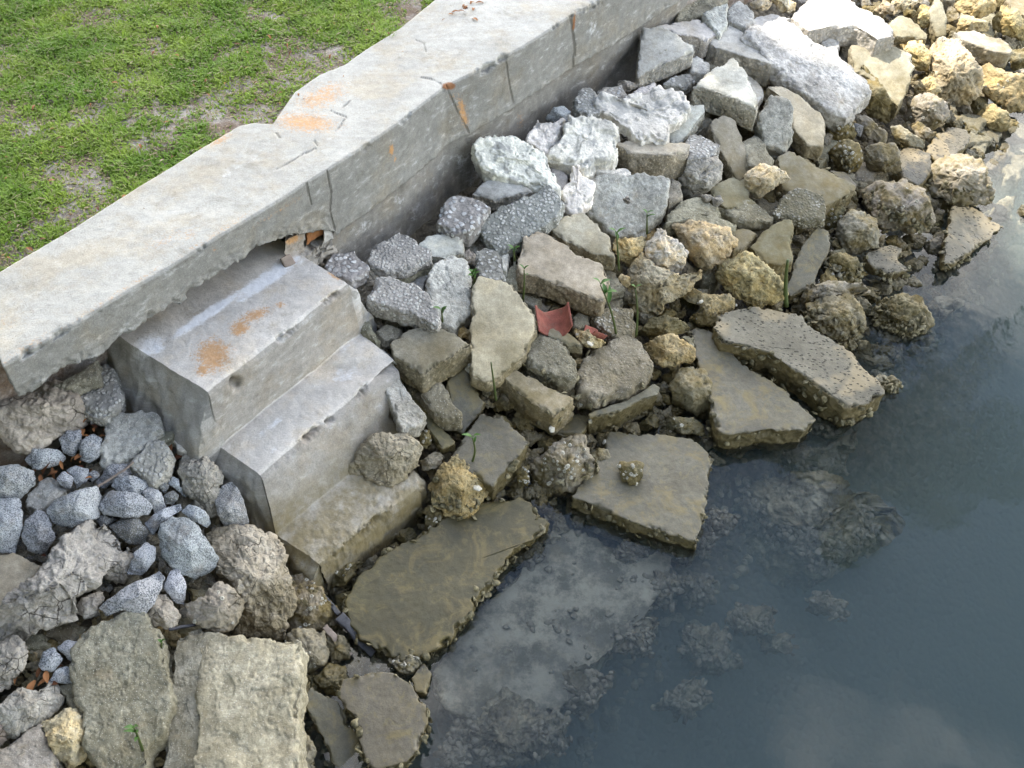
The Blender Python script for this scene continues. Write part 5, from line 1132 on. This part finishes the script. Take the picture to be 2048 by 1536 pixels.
# ---------------------------------------------------------------- red roof tile pieces
def tile(px, py, wid, length, ang, label, rot=(0, 0), off=.05, rad=.09, span=1.25):
    C3 = onsurf(px, py, off); nu, nv = 34, 26; bag_V = []
    u = np.linspace(-span, span, nu); v = np.linspace(0, 1, nv); U_, V_ = np.meshgrid(u, v, indexing='ij')
    th = .012
    def sh(rad_):
        return np.stack([rad_ * np.sin(U_) * wid, (V_ - .5) * length * (1 + .10 * np.sin(U_ * 3.1 + 1)), -rad_ * (np.cos(U_) - .6)], -1)
    A, B = sh(rad), sh(rad + th); V = np.concatenate([A.reshape(-1, 3), B.reshape(-1, 3)]); n = nu * nv
    V += vnoise(V + px, 40, 3, 5) * .0022
    Q = [gridq(nu, nv, False), gridq(nu, nv, False)[:, ::-1] + n]; i = np.arange(nu - 1); j = np.arange(nv - 1)
    Q += [np.stack([i * nv, (i + 1) * nv, n + (i + 1) * nv, n + i * nv], -1), np.stack([i * nv + nv - 1, n + i * nv + nv - 1, n + (i + 1) * nv + nv - 1, (i + 1) * nv + nv - 1], -1),
          np.stack([j, n + j, n + j + 1, j + 1], -1), np.stack([(nu - 1) * nv + j, (nu - 1) * nv + j + 1, n + (nu - 1) * nv + j + 1, n + (nu - 1) * nv + j], -1)]
    me = mesh('roof_tile', V, np.concatenate(Q), None, M_TILE); o = obj('roof_tile', me, None, C3); o.rotation_euler = (rot[0], rot[1], ang); tag(o, label, 'roof tile', 'broken red roof tile pieces'); return o
tile(1108, 640, .72, .115, .10, 'larger curved piece of red roof tile lying hollow side up', (.30, -.10), .11, .085, 1.35)
tile(1192, 662, .62, .075, 2.1, 'smaller red roof tile shard beside the yellow stone with a shell', (.7, .35), .07, .06, 1.0)
# ---------------------------------------------------------------- driftwood bar, plank
def bar(p0, p1, w, h, name, label, cat, mat, offs=(.04, .04), z=None):
    A = onsurf(*p0, offs[0]); B = onsurf(*p1, offs[1]); ax = B - A; L = np.linalg.norm(ax); ax /= L; s = np.cross(ax, [0, 0, 1]); s /= np.linalg.norm(s); u = np.cross(s, ax)
    n = 60; m = 20; th = np.arange(m) / m * 2 * pi; rows = []
    cx = np.sign(np.cos(th)) * np.abs(np.cos(th)) ** .35 * w / 2; cy = np.sign(np.sin(th)) * np.abs(np.sin(th)) ** .35 * h / 2
    for k in range(n):
        f = k / (n - 1); tp = 1 - .15 * f; rows.append(A + ax * L * f + (cx * tp)[:, None] * s + (cy * tp)[:, None] * u)
    V = np.concatenate(rows); V = V + vnoise(V, 14, 3, 3) * .006 + vnoise(V, 70, 2, 5) * .002; c0, c1 = len(V), len(V) + 1; V = np.vstack([V, A, B]); k = np.arange(m); k2 = (k + 1) % m
    T = np.vstack([np.stack([np.full(m, c0), k2, k], -1), np.stack([np.full(m, c1), (n - 1) * m + k, (n - 1) * m + k2], -1)])
    o = obj(name, mesh(name, V, gridq(n, m, True), T, mat)); tag(o, label, cat); return o
bar((678, 1232), (748, 1308), .040, .022, 'driftwood', 'flat blackened driftwood bar lying beside the algae-streaked slab', 'driftwood', M_WOOD, (.06, .06))
bar((622, 1168), (678, 1228), .022, .018, 'driftwood', 'thin blackened stick running up towards the steps from the driftwood bar', 'driftwood', M_WOOD, (.04, .05))
bar((648, 1254), (700, 1312), .022, .02, 'driftwood', 'brown rotten stick tucked under the flat driftwood bar', 'driftwood', M_PLANK, (.02, .02))
bar((598, 560), (568, 512), .05, .03, 'plank', 'weathered grey plank end in the hollow between steps and wall', 'plank', M_PLANK, (.12, .16))
bar((338, 1260), (420, 1244), .010, .008, 'twig', 'thin dark twig above the big squared tan block', 'twig', M_WOOD, (.03, .03))
bar((196, 975), (268, 925), .007, .006, 'twig', 'thin grey twig across the granite cobbles', 'twig', M_PLANK, (.05, .08))
# ---------------------------------------------------------------- mangrove seedlings
def leaf(base, d, up, L, W):
    n = 9; d = d / np.linalg.norm(d); s = np.cross(d, up); s /= np.linalg.norm(s); u = np.cross(s, d); V = []; 
    for k in range(n):
        f = k / (n - 1); w = W * sin(pi * min(1, f * .92 + .06)) ** .8 * .5; c = base + d * L * f + u * L * (.10 * sin(pi * f) - .18 * f * f)
        V += [c - s * w + u * w * .35, c, c + s * w + u * w * .35]
    return np.array(V), gridq(n, 3, False)
def seedling(top, root, label, nl=4, L=.05, off=.03, rad=.0035, seed=1, spread=.6):
    rs = np.random.RandomState(seed); A = onsurf(*root, off)
    d = ray(*top); hd = np.array([d[0], d[1], 0]); t = ((A - CAM) @ hd) / (d @ hd); B = CAM + d * t       # top stands straight above the root's distance
    o = empty('mangrove_seedling', A); tag(o, label, 'seedling', 'mangrove seedlings between the stones')
    f = np.linspace(0, 1, 12)[:, None]; pts = (B - A) * f + np.array([.006, .004, 0]) * np.sin(f * 3) * rs.normal(0, 1, 3)
    bag = Bag(); bag.add(*tube(pts, np.linspace(rad * 1.5, rad * .7, 12), 8)); obj('stem', bag.mesh('stem', M_STEM), o)
    for k in range(nl):
        a = rs.uniform(0, 6.28) if k > 1 else (k * pi + rs.uniform(-.4, .4)); dv = np.array([cos(a) * spread, sin(a) * spread, rs.uniform(.6, 1.2)])
        base = pts[-1 - (k // 2) * 2]; V, Q = leaf(base, dv, np.array([0.1, .05, 1.]), L * rs.uniform(.5, 1.0), L * rs.uniform(.22, .34))
        obj('leaf', mesh('leaf', V, Q, None, M_LEAF), o)
sp = [((945, 548), (942, 578), 'leafy seedling above the tip of the long pointed tan slab', 6, .055), ((883, 622), (886, 652), 'little seedling between whitest pebbly chunk and tall grey chunk', 4, .045),
      ((1048, 540), (1046, 600), 'seedling growing along the edge of the large smooth tan slab', 3, .045), ((1028, 502), (1030, 522), 'seedling in the dark gap below the largest pebble-faced chunk', 4, .055),
      ((1200, 570), (1232, 668), 'tall seedling beside the red tile with four upright leaves', 5, .075), ((1233, 470), (1238, 540), 'slim seedling beside the small cream limestone wedge', 3, .065),
      ((1294, 428), (1294, 468), 'seedling before the broad grey block', 4, .05), ((1270, 578), (1272, 672), 'single-leaf seedling before the big cream limestone', 2, .06),
      ((944, 876), (944, 925), 'thin grassy seedling on the wet square-ended slab', 3, .05), ((268, 1455), (285, 1500), 'sprig of green on the big coarse grey chunk', 5, .045),
      ((324, 1285), (326, 1305), 'tiny seedling in the gap above the big coarse grey chunk', 2, .03), ((985, 745), (938, 745), 'x', 0, 0)]
for i, (a, b, lb, nl, L) in enumerate(sp[:-1]): seedling(a, b, lb, nl, L, .05 if i not in (9,) else .10, seed=i + 3)
seedling((1576, 520), (1572, 612), 'thick bare green seedling stem in front of the dark sloping slab', 0, .05, .03, .008, 44)
seedling((982, 725), (992, 800), 'thin bare stem beside the long pointed tan slab', 0, .05, .03, .0035, 45)
# ---------------------------------------------------------------- bright loose shells
def shell(px, py, size, label, off=.05):
    C3 = onsurf(px, py, off); nr_, na = 6, 18; th = np.arange(na) / na * 2 * pi; V = []
    for s_ in (0, 1):
        for k in range(nr_):
            f = k / (nr_ - 1) if not s_ else 1 - k / (nr_ - 1); rr = size * f * (1 + .08 * np.cos(th * 5)); V.append(np.stack([rr * np.cos(th) * 1.2, rr * np.sin(th), size * .35 * (1 - f * f) - (0 if not s_ else .12 * size) + 0 * th], -1))
    o = obj('shell', mesh('shell', np.concatenate(V), gridq(nr_ * 2, na, True)[:, ::-1], None, M_WSHELL), None, C3); o.rotation_euler = (random.Random(px).uniform(-.9, .2), random.Random(py).uniform(-.4, .4), px); tag(o, label, 'shell')
shell(1180, 687, .013, 'round white shell on the yellow stone by the red tile', .17)
shell(1104, 858, .014, 'white shell lying under the tan kerb-shaped chunk', .04)
shell(955, 976, .014, 'white oyster shell on the flank of the golden-brown rock', .12)
shell(1208, 884, .010, 'pale shell in the gap above the large flat wet slab', .0)
shell(1402, 603, .009, 'white shell on the curved yellow rock', .10)
shell(1265, 932, .009, 'white limpet shell on top of the small barnacled stone', .135)
# ---------------------------------------------------------------- dead leaves among the granite
def litter():
    rs = np.random.RandomState(12); V, Q, T = [], [], []; n0 = 0
    zones = [(60, 920, 190, 960, 22), (150, 830, 260, 880, 14), (90, 1040, 170, 1130, 18), (200, 800, 250, 870, 12), (30, 1330, 120, 1380, 8), (330, 870, 370, 920, 8)]
    for x0, y0, x1, y1, n in zones:
        for _ in range(n):
            p = onsurf(rs.uniform(x0, x1), rs.uniform(y0, y1), rs.uniform(-.01, .035)); L = rs.uniform(.02, .055); v, q = leaf(np.zeros(3), rs.normal(0, 1, 3) * [1, 1, .35], np.array([0.02, 0.01, 1.]), L, L * rs.uniform(.2, .5))
            V.append(v + p); Q.append(q + n0); T.append(np.full(len(v), rs.uniform(0, 1))); n0 += len(v)
    o = obj('leaf_litter', mesh('leaf_litter', np.concatenate(V), np.concatenate(Q), None, M_DEAD, {'tint': np.concatenate(T)})); tag(o, 'brown dead leaf bits caught between the granite cobbles', 'leaf litter', kind='stuff')
litter()
# ---------------------------------------------------------------- grass
def grass():
    rs = np.random.RandomState(5); n = 680000
    s = rs.uniform(-2.7, 4.3, n); d = rs.uniform(-3.2, -.20, n); X = W0[0] + s * WD[0] + d * WN[0]; Y = W0[1] + s * WD[1] + d * WN[1]
    P = np.stack([X, Y, X * 0], -1)
    sBk = (BK3[:, :2] - W0) @ WD; dBk = (BK3[:, :2] - W0) @ WN; edge = np.interp(s, sBk, dBk)
    den = fbm(P, 2.6, 4, .6, 9) + .5 * fbm(P, 9, 3, .6, 19)
    dist = edge - d
    keep = (dist > -.015) & (rs.uniform(0, 1, n) < np.clip(.92 + 1.5 * den - .06 * np.exp(-np.maximum(dist, 0) / .05) + .25 * np.clip((dist - .5) / 1.2, 0, 1), .05, 1))
    q = proj(np.stack([X, Y, np.full(n, .93)], -1)); keep &= (q[:, 0] > -800) & (q[:, 1] > -330) & (q[:, 0] < 1250)
    X, Y, den, P = X[keep], Y[keep], den[keep], P[keep]; n = len(X); Z = LAWN_Z + .016 * fbm(P, 4, 4, .6, 3) - .006
    h = rs.uniform(.014, .038, n) * np.clip(.8 + den, .5, 1.5); w = rs.uniform(.0025, .0060, n); a = rs.uniform(0, 2 * pi, n); lean = rs.uniform(.3, 1.5, n); tint = rs.uniform(0, 1, n)
    weed = rs.uniform(0, 1, n) < .42; h[weed] *= .75; w[weed] *= 2.5
    dry = rs.uniform(0, 1, n) < .07 + .25 * (den < -.15); tint[dry] = 2.; lean[dry] *= 1.6; w[dry] *= .8
    dx, dy = np.cos(a), np.sin(a); V = np.zeros((n, 7, 3)); prof = ((0, 1.0), (.4, .95), (.75, .62))
    for k, (f, ww) in enumerate(prof):
        bx = lean * h * f ** 1.6; z = h * f * (1 - .25 * np.minimum(lean, 1.3) * f)
        for m, sg in ((0, -1), (1, 1)):
            V[:, k * 2 + m] = np.stack([X + dx * bx - sg * dy * w * ww * .5, Y + dy * bx + sg * dx * w * ww * .5, Z + z], -1)
    V[:, 6] = np.stack([X + dx * lean * h, Y + dy * lean * h, Z + h * (1 - .30 * np.minimum(lean, 1.3))], -1)
    b = np.arange(n)[:, None] * 7; Q = np.concatenate([b + np.array([0, 1, 3, 2]), b + np.array([2, 3, 5, 4])]); T = b + np.array([4, 5, 6])
    o = obj('grass', mesh('grass', V.reshape(-1, 3), Q, T, M_GRASS, {'tint': np.repeat(tint, 7)})); tag(o, 'patchy green lawn grass with bare sandy spots', 'grass', kind='stuff')
    # brown leaf bits on the lawn
    rs = np.random.RandomState(8); Vs, Qs, Ts = [], [], []; n0 = 0
    for _ in range(260):
        s_, d_ = rs.uniform(-.6, 3.6), -abs(rs.gamma(1.6, .35)) - .30; x, y = W0[0] + s_ * WD[0] + d_ * WN[0], W0[1] + s_ * WD[1] + d_ * WN[1]
        L = rs.uniform(.008, .028); v, qd = leaf(np.zeros(3), rs.normal(0, 1, 3) * [1, 1, .3], np.array([.02, .01, 1.]), L, L * rs.uniform(.15, .5)); Vs.append(v + [x, y, LAWN_Z + rs.uniform(.005, .03)]); Qs.append(qd + n0); Ts.append(np.full(len(v), rs.uniform(0, 1))); n0 += len(v)
    for (px, py, n) in ((925, 22, 7), (950, 5, 4)):
        for _ in range(n):
            p = unz(px + rs.normal(0, 14), py + rs.normal(0, 8), .955); L = rs.uniform(.02, .05); v, qd = leaf(np.zeros(3), rs.normal(0, 1, 3) * [1, 1, .3], np.array([.02, .01, 1.]), L, L * .35); Vs.append(v + p); Qs.append(qd + n0); Ts.append(np.full(len(v), rs.uniform(0, 1))); n0 += len(v)
    o = obj('leaf_litter', mesh('leaf_litter', np.concatenate(Vs), np.concatenate(Qs), None, M_DEAD, {'tint': np.concatenate(Ts)})); tag(o, 'brown dead leaf bits scattered over the lawn and cap', 'leaf litter', kind='stuff')
grass()
# ---------------------------------------------------------------- trees beyond the frame: the shade, added blockers of sky light, and the palm mirrored in the water
def leafy_tree(C, half, n, label, seed, name='shade_tree', bx=.5):
    C = np.array(C, float); base = np.array([C[0] - bx, C[1], LAWN_Z])
    o = empty(name, base); tag(o, label, 'tree')
    rs = np.random.RandomState(seed)
    p = rs.normal(0, 1, (n, 3)); p /= np.linalg.norm(p, axis=1)[:, None]; p *= rs.uniform(.25, 1, n)[:, None] ** .45; p *= np.array(half); p *= (1 + .12 * fbm(p, .8, 3, .5, 4))[:, None]; p += C - base
    s = rs.uniform(.09, .22, n); a = rs.normal(0, 1, (n, 3)); b = np.cross(a, rs.normal(0, 1, (n, 3))); a /= np.linalg.norm(a, axis=1)[:, None]; b /= np.linalg.norm(b, axis=1)[:, None]
    V = np.stack([p + a * s[:, None], p + b * (s * .6)[:, None], p - a * s[:, None], p - b * (s * .6)[:, None]], 1).reshape(-1, 3); Q = np.arange(n * 4).reshape(-1, 4)
    obj('crown', mesh('crown', V, Q, None, M_CROWN, None, False), o); h = C - base
    bag = Bag(); bag.add(*tube(np.array([[0, 0, -.1], [.05, .05, h[2] * .25], [.2, 0, h[2] * .5], h]), [.34, .28, .24, .12], 14))
    for k in range(7):
        an = k * .9; bag.add(*tube(np.array([[.18, 0, h[2] * .42 + .15 * k], [cos(an) * 1.2, sin(an) * 1.2, h[2] * .7], [cos(an) * half[0] * .6, sin(an) * half[1] * .6, h[2] * .95]]), [.13, .09, .03], 9))
    obj('trunk', bag.mesh('trunk', M_BARK), o)
leafy_tree(np.array([-2.5, .45, .4]) + SUN_DIR * 8.2, (5.5, 5.5, 2.2), 46000, 'broad leafy tree shading the shore from the lawn', 2)
leafy_tree((-5.2, -5.0, 5.4), (4.8, 3.0, 4.4), 32000, 'added unseen bushy tree behind the viewer, blocking sky light over the lawn', 3)  # this tree and the next are added out of view to cut light from behind
leafy_tree((3.0, -5.8, 5.8), (5.2, 3.0, 4.8), 34000, 'added unseen tall bushy tree behind the viewer, blocking sky light near the water', 4)
def palm():
    w = unz(1745, 905, 0); d = ray(1745, 905); d = d / np.linalg.norm(d); rfl = d * [1, 1, -1]; top = w + rfl * 9.0
    base = np.array([top[0] - 1.2, top[1] + 1.5, 0]); s_, d_ = sd(base[0], base[1]); base[2] = LAWN_Z if d_ < -.3 else float(np.maximum(zsurf(base[0], base[1]), -1.))
    o = empty('palm_tree', base); tag(o, 'slender palm tree leaning over the water', 'palm tree'); rs = np.random.RandomState(6); tp = top - base
    bag = Bag(); f = np.linspace(0, 1, 10)[:, None]; bag.add(*tube(tp * f ** [[1.4, 1.4, 1.]], np.linspace(.16, .09, 10), 12)); obj('trunk', bag.mesh('trunk', M_BARK), o)
    for k in range(26):
        a = k * 2.4 + rs.uniform(-.3, .3); L = rs.uniform(1.5, 2.1); up0 = rs.uniform(-.1, .9); m = 26; bag = Bag(); pts = []
        for j in range(m):
            f = j / (m - 1); pts.append(tp + np.array([cos(a) * L * f, sin(a) * L * f, L * (up0 * f - .95 * f * f)]))
        pts = np.array(pts); bag.add(*tube(pts, np.linspace(.02, .005, m), 6))
        for j in range(2, m):
            T = pts[j] - pts[j - 1]; T /= np.linalg.norm(T); s = np.cross(T, [0, 0, 1.]); s /= np.linalg.norm(s)
            for sg in (-1, 1): bag.add(*leaf(pts[j], s * sg + T * .7 - np.array([0, 0, .35]), np.array([.01, .02, 1.]), .46 * sin(pi * (.12 + .8 * j / m)), .042))
        obj('frond', bag.mesh('frond', M_FROND), o)
palm()
